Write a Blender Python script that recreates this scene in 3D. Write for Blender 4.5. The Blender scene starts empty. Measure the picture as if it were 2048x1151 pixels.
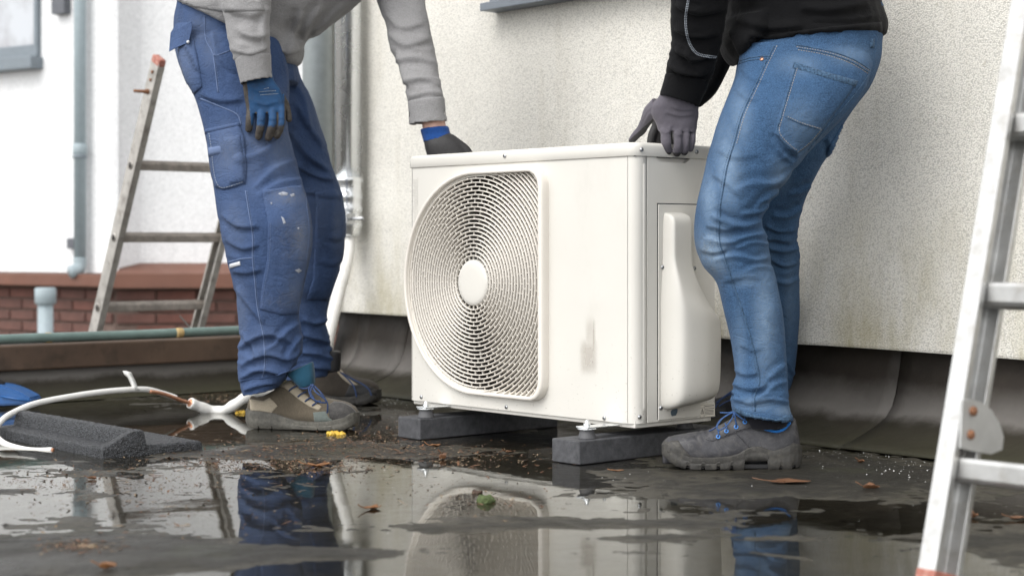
import bpy, bmesh, math, random
import numpy as np
from mathutils import Vector, Matrix
from mathutils.bvhtree import BVHTree
from mathutils.geometry import delaunay_2d_cdt

random.seed(7)
rng = np.random.default_rng(11)
sc = bpy.context.scene
C = sc.collection

# ------------------------------------------------------------------ camera
FPX, CX, HY, CZ = 3434.0, 1024.0, 490.0, 0.475      # focal length in photo pixels, centre, horizon row, eye height
cam = bpy.data.cameras.new('camera')
cam.sensor_width = 36.0
cam.lens = 36.0 * FPX / 2048.0
cam.shift_y = -(575.5 - HY) / 2048.0
cam.clip_start = 0.05
cam.clip_end = 500.0
cam.dof.use_dof = True
cam.dof.focus_distance = 3.92
cam.dof.aperture_fstop = 4.0
cam_ob = bpy.data.objects.new('camera', cam)
cam_ob.location = (0, 0, CZ)
cam_ob.rotation_euler = (math.radians(90), 0, 0)
C.objects.link(cam_ob)
sc.camera = cam_ob

# ------------------------------------------------------------------ sky, sun, exposure
SUN_ELEV, SUN_AZ = math.radians(52), math.radians(222)     # light falls from the upper left, from behind the camera
world = bpy.data.worlds.new('World')
sc.world = world
world.use_nodes = True
wn = world.node_tree
for n_ in list(wn.nodes):
    wn.nodes.remove(n_)
wo = wn.nodes.new('ShaderNodeOutputWorld')
bg = wn.nodes.new('ShaderNodeBackground')
sky = wn.nodes.new('ShaderNodeTexSky')
sky.sky_type = 'NISHITA'
sky.sun_disc = False
sky.sun_elevation = SUN_ELEV
sky.sun_rotation = SUN_AZ
sky.air_density = 1.0
sky.dust_density = 1.5
sky.ozone_density = 1.0
hs = wn.nodes.new('ShaderNodeHueSaturation')           # an overcast sky: the blue taken out of it
hs.inputs['Saturation'].default_value = 0.05
wn.links.new(sky.outputs[0], hs.inputs['Color'])
wn.links.new(hs.outputs[0], bg.inputs['Color'])
bg.inputs['Strength'].default_value = 0.15
wn.links.new(bg.outputs[0], wo.inputs['Surface'])
sl = bpy.data.lights.new('sun', 'SUN')
sl.energy = 0.5
sl.angle = math.radians(32)
sl.color = (1.0, 0.965, 0.91)
so = bpy.data.objects.new('sun', sl)
sd = Vector((math.sin(SUN_AZ) * math.cos(SUN_ELEV), math.cos(SUN_AZ) * math.cos(SUN_ELEV), math.sin(SUN_ELEV)))
so.rotation_euler = sd.to_track_quat('Z', 'Y').to_euler()
so.location = (-3, -4, 8)
C.objects.link(so)
sc.view_settings.view_transform = 'Standard'
sc.view_settings.look = 'None'
sc.view_settings.gamma = 1.0
sc.view_settings.use_curve_mapping = False
sc.view_settings.exposure = 1.25
sc.cycles.max_bounces = 7
sc.cycles.transparent_max_bounces = 10
sc.cycles.use_denoising = True

# ------------------------------------------------------------------ frames of reference
def P(px, py, Y):
    """the place, Y metres ahead of the eye, that lies on that line of sight"""
    return Vector(((px - CX) / FPX * Y, Y, CZ - (py - HY) / FPX * Y))
def GP(px, py, z=0.0):
    Y = (CZ - z) * FPX / (py - HY)
    return P(px, py, Y)
def proj(co):
    return CX + FPX * co[:, 0] / co[:, 1], HY - (co[:, 2] - CZ) * FPX / co[:, 1]
NV = Vector((0.7615, 0.648, 0.0)).normalized()        # into the house wall
DV = Vector((-NV.y, NV.x, 0.0))                       # along the house wall, away to the left
ZV = Vector((0, 0, 1))
def W(n, s, z):
    return NV * n + DV * s + ZV * z
WALL_N = 3.35
def wall_s(px, n=WALL_N):
    u = (px - CX) / FPX
    Y = n / (NV.x * u + NV.y)
    return Vector((u * Y, Y, 0)).dot(DV), Y

# ------------------------------------------------------------------ noise
_T = rng.random((32, 32, 32))
def vnoise(p):
    p = np.asarray(p, float)
    i = np.floor(p).astype(int); f = p - i
    f = f * f * (3 - 2 * f)
    i0 = i % 32; i1 = (i + 1) % 32
    r = 0
    for a in (0, 1):
        for b in (0, 1):
            for c in (0, 1):
                w = (f[:, 0] if a else 1 - f[:, 0]) * (f[:, 1] if b else 1 - f[:, 1]) * (f[:, 2] if c else 1 - f[:, 2])
                r = r + w * _T[(i1 if a else i0)[:, 0], (i1 if b else i0)[:, 1], (i1 if c else i0)[:, 2]]
    return r * 2 - 1
def fbm(p, o=3):
    r = 0; a = 1.0; p = np.asarray(p, float)
    for k in range(o):
        r = r + a * vnoise(p + 7.3 * k); p = p * 2.03; a *= 0.5
    return r

# ------------------------------------------------------------------ materials
class NT:
    def __init__(s, name):
        s.m = bpy.data.materials.new(name); s.m.use_nodes = True
        s.t = s.m.node_tree; s.b = s.t.nodes['Principled BSDF']; s.o = s.t.nodes['Material Output']
        s.tc = s.t.nodes.new('ShaderNodeTexCoord')
    def n(s, typ, **kw):
        x = s.t.nodes.new(typ)
        for k, v in kw.items():
            if k.startswith('i_'):
                x.inputs[k[2:].replace('_', ' ')].default_value = v
            else:
                setattr(x, k, v)
        return x
    def l(s, a, b):
        s.t.links.new(a, b)
    def noise(s, scale, detail=3, rough=0.55, stretch=None, dist=0.0, coord=None):
        x = s.n('ShaderNodeTexNoise', i_Scale=scale, i_Detail=detail, i_Roughness=rough, i_Distortion=dist)
        src = coord or s.tc.outputs['Object']
        if stretch:
            mp = s.n('ShaderNodeMapping'); mp.inputs['Scale'].default_value = stretch
            s.l(src, mp.inputs[0]); s.l(mp.outputs[0], x.inputs['Vector'])
        else:
            s.l(src, x.inputs['Vector'])
        return x.outputs['Fac']
    def ramp(s, fac, stops):
        r = s.n('ShaderNodeValToRGB'); e = r.color_ramp.elements
        while len(e) < len(stops): e.new(0.5)
        for k, (p, c) in enumerate(stops):
            e[k].position = p
            e[k].color = (c, c, c, 1) if not hasattr(c, '__len__') else (*c, 1)
        s.l(fac, r.inputs[0]); return r.outputs[0]
    def mix(s, fac, a, b, mode='MIX'):
        x = s.n('ShaderNodeMix', data_type='RGBA', blend_type=mode)
        for k, v in ((0, fac), (6, a), (7, b)):
            if hasattr(v, 'is_linked'): s.l(v, x.inputs[k])
            elif k == 0: x.inputs[0].default_value = v
            else: x.inputs[k].default_value = (*v, 1) if len(v) == 3 else v
        return x.outputs[2]
    def math(s, op, a, b=0.0):
        x = s.n('ShaderNodeMath', operation=op)
        for k, v in ((0, a), (1, b)):
            if hasattr(v, 'is_linked'): s.l(v, x.inputs[k])
            else: x.inputs[k].default_value = v
        return x.outputs[0]
    def bump(s, h, strength=0.3, dist=0.002, prev=None):
        x = s.n('ShaderNodeBump', i_Strength=strength, i_Distance=dist)
        s.l(h, x.inputs['Height'])
        if prev: s.l(prev, x.inputs['Normal'])
        return x.outputs[0]
    def put(s, color=None, rough=None, normal=None, metal=None, spec=None):
        for k, v in (('Base Color', color), ('Roughness', rough), ('Metallic', metal), ('Specular IOR Level', spec), ('Normal', normal)):
            if v is None: continue
            if hasattr(v, 'is_linked'): s.l(v, s.b.inputs[k])
            else: s.b.inputs[k].default_value = (*v, 1) if hasattr(v, '__len__') else v
        return s.m

M = {}
def simple(key, col, rough=0.5, metal=0.0, var=0.12, vs=30.0, bump=0.0, bs=200.0, bd=0.001, dirt=None, spec=None):
    t = NT(key)
    lo = tuple(c * (1 - var) for c in col); hi = tuple(min(1, c * (1 + var)) for c in col)
    c = t.mix(t.ramp(t.noise(vs, 4), [(0.3, 0.0), (0.7, 1.0)]), lo, hi)
    if dirt:
        f = t.ramp(t.noise(dirt[1], 5, 0.65), [(0.5, 0.0), (0.72, dirt[2])])
        c = t.mix(f, c, dirt[0])
    nrm = t.bump(t.noise(bs, 3), bump, bd) if bump else None
    r = t.ramp(t.noise(vs * 1.7, 3), [(0.3, max(0.02, rough - 0.08)), (0.7, min(1, rough + 0.08))])
    M[key] = t.put(c, r, nrm, metal, spec)
    return M[key]

def m_cream():
    t = NT('cream')
    c = t.mix(t.ramp(t.noise(5, 4), [(0.3, 0.0), (0.7, 1.0)]), (0.615, 0.595, 0.548), (0.645, 0.624, 0.576))
    sx = t.n('ShaderNodeSeparateXYZ'); t.l(t.tc.outputs['Object'], sx.inputs[0])
    low = t.n('ShaderNodeMapRange'); low.inputs[1].default_value = 0.30; low.inputs[2].default_value = 0.08; t.l(sx.outputs[2], low.inputs[0])
    sp = t.math('MULTIPLY', t.ramp(t.noise(150, 2, 0.5), [(0.68, 0.0), (0.73, 1.0)]), low.outputs[0])       # splashes off the wet roof
    c = t.mix(t.math('MULTIPLY', sp, 0.55), c, (0.22, 0.19, 0.15))
    gr_ = t.ramp(t.noise(11, 6, 0.7, (1, 1, 0.5)), [(0.55, 0.0), (0.78, 0.16)])
    c = t.mix(gr_, c, (0.40, 0.37, 0.32))
    M['cream'] = t.put(c, t.ramp(t.noise(18, 4), [(0.3, 0.32), (0.7, 0.46)]), t.bump(t.noise(420, 2), 0.05, 0.0005))
m_cream()
simple('cream_grille', (0.70, 0.66, 0.60), 0.45, var=0.02, vs=8)
simple('black_plastic', (0.012, 0.012, 0.013), 0.5)
simple('dark_inside', (0.026, 0.022, 0.018), 0.7, var=0.3, vs=20)
simple('fan_grey', (0.055, 0.048, 0.041), 0.5)
simple('rubber_grey', (0.085, 0.085, 0.09), 0.6, var=0.15)
simple('zinc', (0.80, 0.82, 0.83), 0.24, 0.85, var=0.03, vs=9)
simple('screw', (0.45, 0.46, 0.47), 0.3, 0.9)
simple('gap', (0.01, 0.01, 0.012), 0.8)
simple('print', (0.16, 0.15, 0.14), 0.7)
simple('print_pale', (0.50, 0.48, 0.44), 0.7)
simple('label', (0.74, 0.70, 0.62), 0.5, var=0.03)
simple('hole_blue', (0.09, 0.13, 0.17), 0.35)
simple('alu', (0.54, 0.54, 0.53), 0.40, 0.75, var=0.10, vs=25, dirt=((0.30, 0.27, 0.23), 40, 0.5))
simple('alu_old', (0.44, 0.42, 0.39), 0.5, 0.6, var=0.18, vs=20, dirt=((0.16, 0.14, 0.12), 26, 0.7))
simple('rung_old', (0.23, 0.205, 0.18), 0.55, 0.4, var=0.2, vs=30, dirt=((0.10, 0.085, 0.07), 40, 0.7))
simple('alu_plate', (0.50, 0.50, 0.49), 0.5, 0.5, var=0.08)
simple('rust', (0.22, 0.10, 0.05), 0.7, 0.2, var=0.35, vs=200)
simple('red_cap', (0.36, 0.13, 0.095), 0.6, var=0.2, dirt=((0.55, 0.40, 0.34), 60, 0.7))
simple('pvc_white', (0.78, 0.77, 0.74), 0.4, var=0.05, dirt=((0.45, 0.42, 0.36), 30, 0.35))
simple('pvc_grey', (0.30, 0.36, 0.385), 0.45, var=0.06)
simple('pipe_grey', (0.40, 0.44, 0.45), 0.4, 0.25, var=0.08)
simple('copper', (0.55, 0.27, 0.16), 0.4, 0.6, var=0.2, vs=80)
simple('hose', (0.13, 0.19, 0.175), 0.38, var=0.18, vs=12)
simple('hose_clip', (0.45, 0.32, 0.14), 0.5)
simple('wire', (0.03, 0.025, 0.02), 0.6)
simple('tool_blue', (0.015, 0.09, 0.27), 0.4, var=0.12)
simple('frame_blue', (0.165, 0.19, 0.22), 0.45, var=0.05)
simple('frame_grey', (0.17, 0.20, 0.225), 0.45, var=0.05)
simple('wall_box', (0.10, 0.105, 0.12), 0.5)
simple('brick', (0.115, 0.055, 0.044), 0.85, var=0.25, vs=9, bump=0.4, bs=120)
simple('brick_dark', (0.13, 0.055, 0.042), 0.85, var=0.25, vs=9, bump=0.4, bs=120)
simple('mortar', (0.13, 0.09, 0.075), 0.9, var=0.2, vs=40)
simple('coping', (0.145, 0.063, 0.041), 0.6, var=0.12, vs=5)
simple('fascia', (0.085, 0.055, 0.038), 0.42, var=0.25, vs=9, dirt=((0.03, 0.022, 0.016), 12, 0.8))
simple('moss', (0.07, 0.095, 0.035), 0.95, var=0.4, vs=150, bump=0.8, bs=300, bd=0.003)
simple('skin', (0.56, 0.34, 0.27), 0.5, var=0.08)
simple('hair', (0.06, 0.04, 0.03), 0.6, var=0.3, vs=80)
simple('bead', (0.82, 0.82, 0.80), 0.5)
simple('paving', (0.19, 0.18, 0.165), 0.9, var=0.2, vs=1.5)
simple('leaf_brown', (0.13, 0.060, 0.028), 0.5, var=0.35, vs=60)
simple('leaf_orange', (0.19, 0.085, 0.032), 0.5, var=0.35, vs=60)
simple('leaf_yellow', (0.62, 0.40, 0.05), 0.5, var=0.3, vs=60)
simple('debris_dark', (0.06, 0.035, 0.022), 0.7, var=0.5, vs=90)
simple('debris_pale', (0.20, 0.145, 0.09), 0.7, var=0.5, vs=90)
simple('lace_blue', (0.025, 0.05, 0.13), 0.8, var=0.25, vs=200)
simple('lace_bright', (0.02, 0.07, 0.20), 0.7, var=0.3, vs=200)
simple('eyelet_blue', (0.05, 0.25, 0.70), 0.4)
simple('stitch_pale', (0.30, 0.33, 0.37), 0.8)
simple('stitch_work', (0.105, 0.15, 0.265), 0.85)
simple('stitch_gold', (0.30, 0.27, 0.24), 0.85, var=0.3, vs=150)
simple('paint_mark', (0.30, 0.32, 0.37), 0.9, var=0.3, vs=200)
simple('rivet', (0.62, 0.33, 0.22), 0.35, 0.8)
simple('reflective', (0.55, 0.56, 0.58), 0.5)

def m_fabric(key, col, var=0.14, weave=900.0, fade=None, rough=0.9, stains=None, bump=0.25, fuzz=None, big=0.10, crease=0.0, mid=None, slub=1.9, scuff=None):
    """woven or knitted cloth: thread-scale grain, slow fading, worn pale or dirty marks"""
    t = NT(key)
    g = t.noise(weave, 2, 0.7)
    c = t.mix(t.ramp(g, [(0.3, 0.0), (0.7, 1.0)]), tuple(x * (1 - var) for x in col), tuple(min(1, x * (1 + var)) for x in col))
    s = t.ramp(t.noise(9, 4, 0.6), [(0.3, 1 - big), (0.7, 1 + big)])
    c = t.mix(1.0, c, s, 'MULTIPLY')
    if fade:
        at = t.n('ShaderNodeAttribute', attribute_name='wear')
        fz = t.math('MULTIPLY', at.outputs['Fac'], t.ramp(t.noise(60, 4, 0.7), [(0.25, 0.55), (0.75, 1.1)]))
        c = t.mix(fz, c, fade)
    if stains:
        at = t.n('ShaderNodeAttribute', attribute_name='stain')
        fz = t.math('MULTIPLY', at.outputs['Fac'], t.ramp(t.noise(45, 5, 0.75), [(0.42, 0.0), (0.62, 1.0)]))
        c = t.mix(fz, c, stains)
    if scuff:                                 # scraped and dusty places
        c = t.mix(t.ramp(t.noise(38, 6, 0.75, dist=0.8), [(0.50, 0.0), (0.72, 0.75)]), c, scuff)
        c = t.mix(t.ramp(t.noise(150, 4, 0.7), [(0.60, 0.0), (0.74, 0.6)]), c, tuple(x * 1.3 for x in scuff))
    n = t.bump(g, bump, 0.0006)
    n = t.bump(t.noise(120, 3, 0.6), 0.25, 0.0015, n)
    if mid:                                   # slub: uneven dye over a few threads
        c = t.mix(t.ramp(t.noise(mid, 3, 0.75), [(0.40, 0.0), (0.64, 0.60)]), c, tuple(min(1, x * slub + .01) for x in col))
    if crease:
        cn = t.noise(15, 3, 0.55, (1, 1, 1.7), 1.4)          # thin, irregular crease lines
        n = t.bump(t.ramp(cn, [(0.44, 1.0), (0.495, 0.0), (0.505, 0.0), (0.56, 1.0)]), crease, 0.004, n)
        c2 = t.noise(42, 3, 0.6, (1, 1, 1.5), 1.0)
        n = t.bump(t.ramp(c2, [(0.43, 1.0), (0.50, 0.0), (0.57, 1.0)]), crease * .7, 0.0018, n)
    t.put(c, rough, n, spec=0.18 if rough > .8 else 0.4)
    t.b.inputs['Sheen Weight'].default_value = 0.15 if fuzz is None else fuzz
    t.b.inputs['Sheen Roughness'].default_value = 0.5
    M[key] = t.m
    return t.m
m_fabric('work_blue', (0.035, 0.062, 0.136), fade=(0.175, 0.205, 0.27), stains=(0.145, 0.145, 0.15), weave=1100, fuzz=0.03, crease=0.28, big=0.25, mid=260, slub=1.4)
m_fabric('work_blue_light', (0.042, 0.071, 0.150), fade=(0.175, 0.205, 0.27), stains=(0.145, 0.145, 0.15), weave=1100, fuzz=0.03, crease=0.28, big=0.28, mid=260, slub=1.4)
m_fabric('denim', (0.024, 0.056, 0.113), var=0.40, weave=520, fade=(0.26, 0.35, 0.45), stains=(0.17, 0.17, 0.14), bump=0.5, fuzz=0.03, crease=0.22, mid=430, slub=2.3, big=0.22)
m_fabric('denim_edge', (0.045, 0.085, 0.145), var=0.6, weave=220, bump=0.6, fuzz=0.03)
m_fabric('grey_knit', (0.235, 0.232, 0.234), var=0.16, weave=420, stains=(0.07, 0.065, 0.06), bump=0.35, fuzz=0.12, crease=0.18, mid=300, slub=1.25)
m_fabric('black_knit', (0.0045, 0.0046, 0.0054), var=0.25, weave=500, bump=0.3, fuzz=0.03, crease=0.12)
m_fabric('glove_grey', (0.098, 0.090, 0.106), var=0.10, weave=800, bump=0.25, fuzz=0.15)
m_fabric('glove_coat', (0.026, 0.025, 0.026), var=0.2, weave=300, rough=0.6, bump=0.4, fuzz=0.0)
m_fabric('cuff_blue', (0.012, 0.055, 0.21), var=0.2, weave=500, bump=0.4)
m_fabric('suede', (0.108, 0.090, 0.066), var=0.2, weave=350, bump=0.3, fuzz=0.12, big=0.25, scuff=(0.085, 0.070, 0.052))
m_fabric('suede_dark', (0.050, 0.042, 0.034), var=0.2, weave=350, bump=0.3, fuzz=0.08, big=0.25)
m_fabric('suede_pale', (0.34, 0.295, 0.225), var=0.12, weave=350, bump=0.3, fuzz=0.2)
m_fabric('suede_blue', (0.125, 0.145, 0.135), var=0.12, weave=350, bump=0.3, fuzz=0.2)
m_fabric('toe_dark', (0.040, 0.038, 0.037), var=0.25, weave=250, rough=0.7, bump=0.4, scuff=(0.10, 0.095, 0.088))
m_fabric('leather_grey', (0.040, 0.040, 0.045), var=0.2, weave=120, rough=0.48, bump=0.4, fuzz=0.0, big=0.3, scuff=(0.105, 0.100, 0.098))
m_fabric('shoe_black', (0.016, 0.016, 0.018), var=0.2, weave=200, rough=0.5, bump=0.3, fuzz=0.0)
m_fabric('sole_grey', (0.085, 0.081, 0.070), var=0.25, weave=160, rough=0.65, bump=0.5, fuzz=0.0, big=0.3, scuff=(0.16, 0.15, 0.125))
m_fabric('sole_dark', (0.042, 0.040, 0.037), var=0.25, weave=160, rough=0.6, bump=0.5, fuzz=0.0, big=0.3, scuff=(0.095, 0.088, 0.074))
m_fabric('teal', (0.010, 0.050, 0.085), var=0.15, weave=500, bump=0.3)
m_fabric('blue_liner', (0.02, 0.16, 0.50), var=0.15, weave=500, bump=0.3)
m_fabric('sock_black', (0.01, 0.01, 0.014), weave=500)

def m_glove_blue():
    t = NT('glove_blue')
    at = t.n('ShaderNodeAttribute', attribute_name='coat')
    g = t.noise(700, 2, 0.7)
    c = t.mix(t.ramp(g, [(0.3, 0.0), (0.7, 1.0)]), (0.006, 0.045, 0.125), (0.009, 0.068, 0.185))
    c = t.mix(t.ramp(t.noise(60, 4), [(0.45, 0.0), (0.75, 0.5)]), c, (0.012, 0.028, 0.06))
    d = t.mix(t.ramp(t.noise(120, 4, 0.7), [(0.35, 0.0), (0.7, 1.0)]), (0.022, 0.018, 0.016), (0.085, 0.074, 0.062))
    f = t.math('ADD', at.outputs['Fac'], t.math('MULTIPLY', t.math('SUBTRACT', t.noise(90, 4), 0.5), 0.8))
    c = t.mix(t.ramp(f, [(0.42, 0.0), (0.58, 1.0)]), c, d)
    M['glove_blue'] = t.put(c, 0.75, t.bump(g, 0.35, 0.0008))
m_glove_blue()

def m_stucco(key, col, grain=170.0, strength=0.9, dirt=True, dist=0.006):
    t = NT(key)
    v = t.n('ShaderNodeTexVoronoi', i_Scale=grain); t.l(t.tc.outputs['Object'], v.inputs['Vector'])
    nz = t.noise(grain * 0.9, 4, 0.7, dist=0.6)
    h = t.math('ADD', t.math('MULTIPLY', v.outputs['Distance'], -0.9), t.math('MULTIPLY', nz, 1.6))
    # crevice shade and dark speckle painted into the pits of the render
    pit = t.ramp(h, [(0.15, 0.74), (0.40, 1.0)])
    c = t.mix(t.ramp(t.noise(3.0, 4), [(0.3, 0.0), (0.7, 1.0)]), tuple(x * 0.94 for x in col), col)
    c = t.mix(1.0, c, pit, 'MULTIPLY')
    if dirt:
        sx = t.n('ShaderNodeSeparateXYZ'); t.l(t.tc.outputs['Object'], sx.inputs[0])
        low = t.n('ShaderNodeMapRange'); low.inputs[1].default_value = 0.62; low.inputs[2].default_value = 0.22
        t.l(sx.outputs[2], low.inputs[0])
        st = t.ramp(t.noise(7, 6, 0.7, (1, 1, 0.35)), [(0.40, 0.0), (0.70, 1.0)])
        alg = t.math('MULTIPLY', t.math('MULTIPLY', low.outputs[0], st), 0.85)
        c = t.mix(alg, c, (0.36, 0.315, 0.165))
        run = t.math('MULTIPLY', t.ramp(t.noise(9, 5, 0.7, (1, 1, 0.12)), [(0.52, 0.0), (0.75, 1.0)]), 0.30)
        c = t.mix(run, c, (0.42, 0.38, 0.29))
        sp = t.ramp(t.noise(60, 2, 0.5), [(0.70, 0.0), (0.78, 0.35)])
        c = t.mix(sp, c, (0.34, 0.31, 0.22))
    bn = t.n('ShaderNodeBump', i_Distance=dist); t.l(h, bn.inputs['Height'])
    t.l(t.ramp(t.noise(4.5, 5, 0.65), [(0.32, strength * .45), (0.68, strength)]), bn.inputs['Strength'])
    nn_ = t.bump(t.noise(14, 4, 0.6), 0.25, 0.012, bn.outputs[0])
    M[key] = t.put(c, 0.92, nn_, spec=0.2)
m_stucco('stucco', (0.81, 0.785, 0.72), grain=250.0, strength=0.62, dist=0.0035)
m_stucco('stucco_white', (0.86, 0.865, 0.87), grain=150, strength=0.3, dirt=False, dist=0.002)

def m_roof():
    t = NT('roof_felt')
    a = t.ramp(t.noise(2.2, 6, 0.65), [(0.30, 0.0), (0.70, 1.0)])
    c = t.mix(a, (0.010, 0.0092, 0.0068), (0.030, 0.027, 0.021))
    silt = t.ramp(t.noise(5.5, 6, 0.7, dist=0.5), [(0.52, 0.0), (0.70, 0.75)])
    c = t.mix(silt, c, (0.062, 0.055, 0.041))
    c = t.mix(t.ramp(t.noise(420, 2, 0.6), [(0.55, 0.0), (0.75, 0.35)]), c, (0.11, 0.105, 0.092))
    alg = t.ramp(t.noise(3.1, 5, 0.7), [(0.56, 0.0), (0.75, 0.6)])
    c = t.mix(alg, c, (0.040, 0.045, 0.016))
    sx = t.n('ShaderNodeSeparateXYZ'); t.l(t.tc.outputs['Object'], sx.inputs[0])
    tide = t.ramp(t.math('ADD', t.math('MULTIPLY', sx.outputs[2], 120.0), t.math('MULTIPLY', t.math('SUBTRACT', t.noise(35, 4, 0.7), 0.5), 0.25)), [(0.02, 0.0), (0.06, 0.55), (0.13, 0.30), (0.22, 0.0)])
    c = t.mix(tide, c, (0.085, 0.077, 0.058))            # silt left at the water's edge
    c = t.mix(t.ramp(t.noise(90, 4, 0.75), [(0.60, 0.0), (0.72, 0.5)]), c, (0.012, 0.010, 0.008))
    r = t.ramp(t.noise(3.3, 6, 0.7, dist=0.4), [(0.35, 0.26), (0.66, 0.62)])
    n = t.bump(t.noise(260, 4, 0.75), 0.8, 0.004)
    n = t.bump(t.noise(45, 5, 0.65), 0.5, 0.006, n)
    M['roof_felt'] = t.put(c, r, n, spec=0.30)
m_roof()
def m_flash():
    t = NT('flashing')
    a = t.ramp(t.noise(4, 6, 0.65), [(0.30, 0.0), (0.70, 1.0)])
    c = t.mix(a, (0.016, 0.013, 0.010), (0.038, 0.031, 0.025))
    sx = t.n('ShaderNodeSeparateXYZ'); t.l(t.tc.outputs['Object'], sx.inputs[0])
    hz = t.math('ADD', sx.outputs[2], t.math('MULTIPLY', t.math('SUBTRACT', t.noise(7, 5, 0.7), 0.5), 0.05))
    mid = t.ramp(hz, [(0.052, 0.0), (0.072, 0.9), (0.10, 0.65), (0.155, 0.0)])   # paler band part way up the felt
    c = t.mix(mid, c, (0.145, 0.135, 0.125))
    low = t.ramp(hz, [(0.0, 0.85), (0.075, 0.0)])
    c = t.mix(low, c, (0.038, 0.037, 0.022))
    n = t.bump(t.noise(420, 3, 0.65), 0.4, 0.0015)
    n = t.bump(t.noise(14, 4, 0.6), 0.3, 0.01, n)
    M['flashing'] = t.put(c, t.ramp(t.noise(6, 5), [(0.3, 0.45), (0.7, 0.7)]), n, spec=0.25)
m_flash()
def m_water():
    t = NT('puddle_water')
    gl = t.n('ShaderNodeBsdfGlossy', i_Roughness=0.0)
    tr = t.n('ShaderNodeBsdfTransparent'); tr.inputs[0].default_value = (0.86, 0.84, 0.78, 1)
    fr = t.n('ShaderNodeFresnel', i_IOR=1.34)
    mx = t.n('ShaderNodeMixShader')
    film = t.noise(26, 5, 0.7, (1, 1, 1), 0.6)
    nrm = t.bump(t.noise(5, 2, 0.5), 0.30, 0.0020)
    nrm = t.bump(t.noise(70, 3, 0.5), 0.05, 0.0008, nrm)
    t.l(nrm, gl.inputs['Normal'])
    gl.inputs['Color'].default_value = (0.94, 0.94, 0.92, 1)
    t.l(t.ramp(film, [(0.50, 0.008), (0.70, 0.10)]), gl.inputs['Roughness'])
    t.l(fr.outputs[0], mx.inputs[0]); t.l(tr.outputs[0], mx.inputs[1]); t.l(gl.outputs[0], mx.inputs[2])
    t.l(mx.outputs[0], t.o.inputs['Surface'])
    M['puddle_water'] = t.m
m_water()
def m_crumb():
    t = NT('crumb_rubber')
    v = t.n('ShaderNodeTexVoronoi', i_Scale=330.0); t.l(t.tc.outputs['Object'], v.inputs['Vector'])
    sep = t.n('ShaderNodeSeparateColor'); t.l(v.outputs['Color'], sep.inputs[0])
    c = t.mix(t.ramp(sep.outputs[0], [(0.2, 0.0), (0.95, 1.0)]), (0.009, 0.010, 0.012), (0.062, 0.066, 0.074))
    M['crumb_rubber'] = t.put(c, 0.5, t.bump(t.math('ADD', v.outputs['Distance'], t.noise(200, 3)), 1.0, 0.004))
m_crumb()
def m_block():
    t = NT('rubber_block')
    a = t.ramp(t.noise(60, 5, 0.7), [(0.3, 0.0), (0.7, 1.0)])
    c = t.mix(a, (0.034, 0.035, 0.039), (0.082, 0.083, 0.090))
    pits = t.ramp(t.noise(75, 3, 0.6), [(0.24, 1.0), (0.30, 0.0)])
    c = t.mix(pits, c, (0.02, 0.02, 0.02))
    n = t.bump(t.noise(320, 4, 0.7), 0.5, 0.002)
    n = t.bump(pits, -0.8, 0.004, n)
    M['rubber_block'] = t.put(c, 0.7, n)
m_block()
def m_glass():
    t = NT('window_glass')
    M['window_glass'] = t.put((0.02, 0.028, 0.035), 0.05)
    t2 = NT('window_glass_pale')
    br = t2.n('ShaderNodeTexBrick', i_Scale=9.0); br.inputs['Color1'].default_value = (0.50, 0.50, 0.52, 1); br.inputs['Color2'].default_value = (0.42, 0.42, 0.44, 1); br.inputs['Mortar'].default_value = (0.58, 0.58, 0.6, 1)
    t2.l(t2.noise(3, 2), br.inputs['Scale']) if False else None
    M['window_glass_pale'] = t2.put(t2.mix(t2.ramp(t2.noise(4, 4), [(0.4, 0.0), (0.7, 1.0)]), (0.48, 0.50, 0.53), (0.27, 0.26, 0.27)), 0.08)
m_glass()

# ------------------------------------------------------------------ mesh helpers
def link(name, me, mat, parent=None, smooth=True):
    ob = bpy.data.objects.new(name, me)
    C.objects.link(ob)
    for m in (mat if isinstance(mat, (list, tuple)) else [mat]):
        me.materials.append(M[m] if isinstance(m, str) else m)
    if smooth:
        me.polygons.foreach_set('use_smooth', [True] * len(me.polygons))
    if parent is not None:
        ob.parent = parent
        q = parent; off = Vector((0, 0, 0))
        while q is not None:
            off += q.location; q = q.parent
        ob.location = -off
    return ob
def pyd(v, f):
    me = bpy.data.meshes.new('m'); me.from_pydata([tuple(x) for x in v], [], f); me.validate(); me.update(); return me
def bm2me(bm):
    bmesh.ops.recalc_face_normals(bm, faces=bm.faces)
    me = bpy.data.meshes.new('m'); bm.to_mesh(me); bm.free(); return me
def thing(name, loc, label, cat, group=None):
    e = bpy.data.objects.new(name, None); e.empty_display_size = 0.05
    C.objects.link(e); e.location = loc
    return tag(e, label, cat, group)
def tag(o, label=None, cat=None, group=None, kind=None):
    for k, v in (('label', label), ('category', cat), ('group', group), ('kind', kind)):
        if v: o[k] = v
    return o
def obox(bm, o, ax, ay, az, bev=0.0, seg=2):
    """box from corner o along three edge vectors"""
    o = Vector(o); ax = Vector(ax); ay = Vector(ay); az = Vector(az)
    vs = [bm.verts.new(o + ax * i + ay * j + az * k) for i in (0, 1) for j in (0, 1) for k in (0, 1)]
    fs = [(0, 1, 3, 2), (4, 6, 7, 5), (0, 4, 5, 1), (2, 3, 7, 6), (0, 2, 6, 4), (1, 5, 7, 3)]
    ff = [bm.faces.new([vs[i] for i in f]) for f in fs]
    bmesh.ops.recalc_face_normals(bm, faces=ff)
    if bev:
        ed = list({e for f in ff for e in f.edges})
        bmesh.ops.bevel(bm, geom=ed, offset=bev, segments=seg, profile=0.5, affect='EDGES')
    return bm
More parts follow.
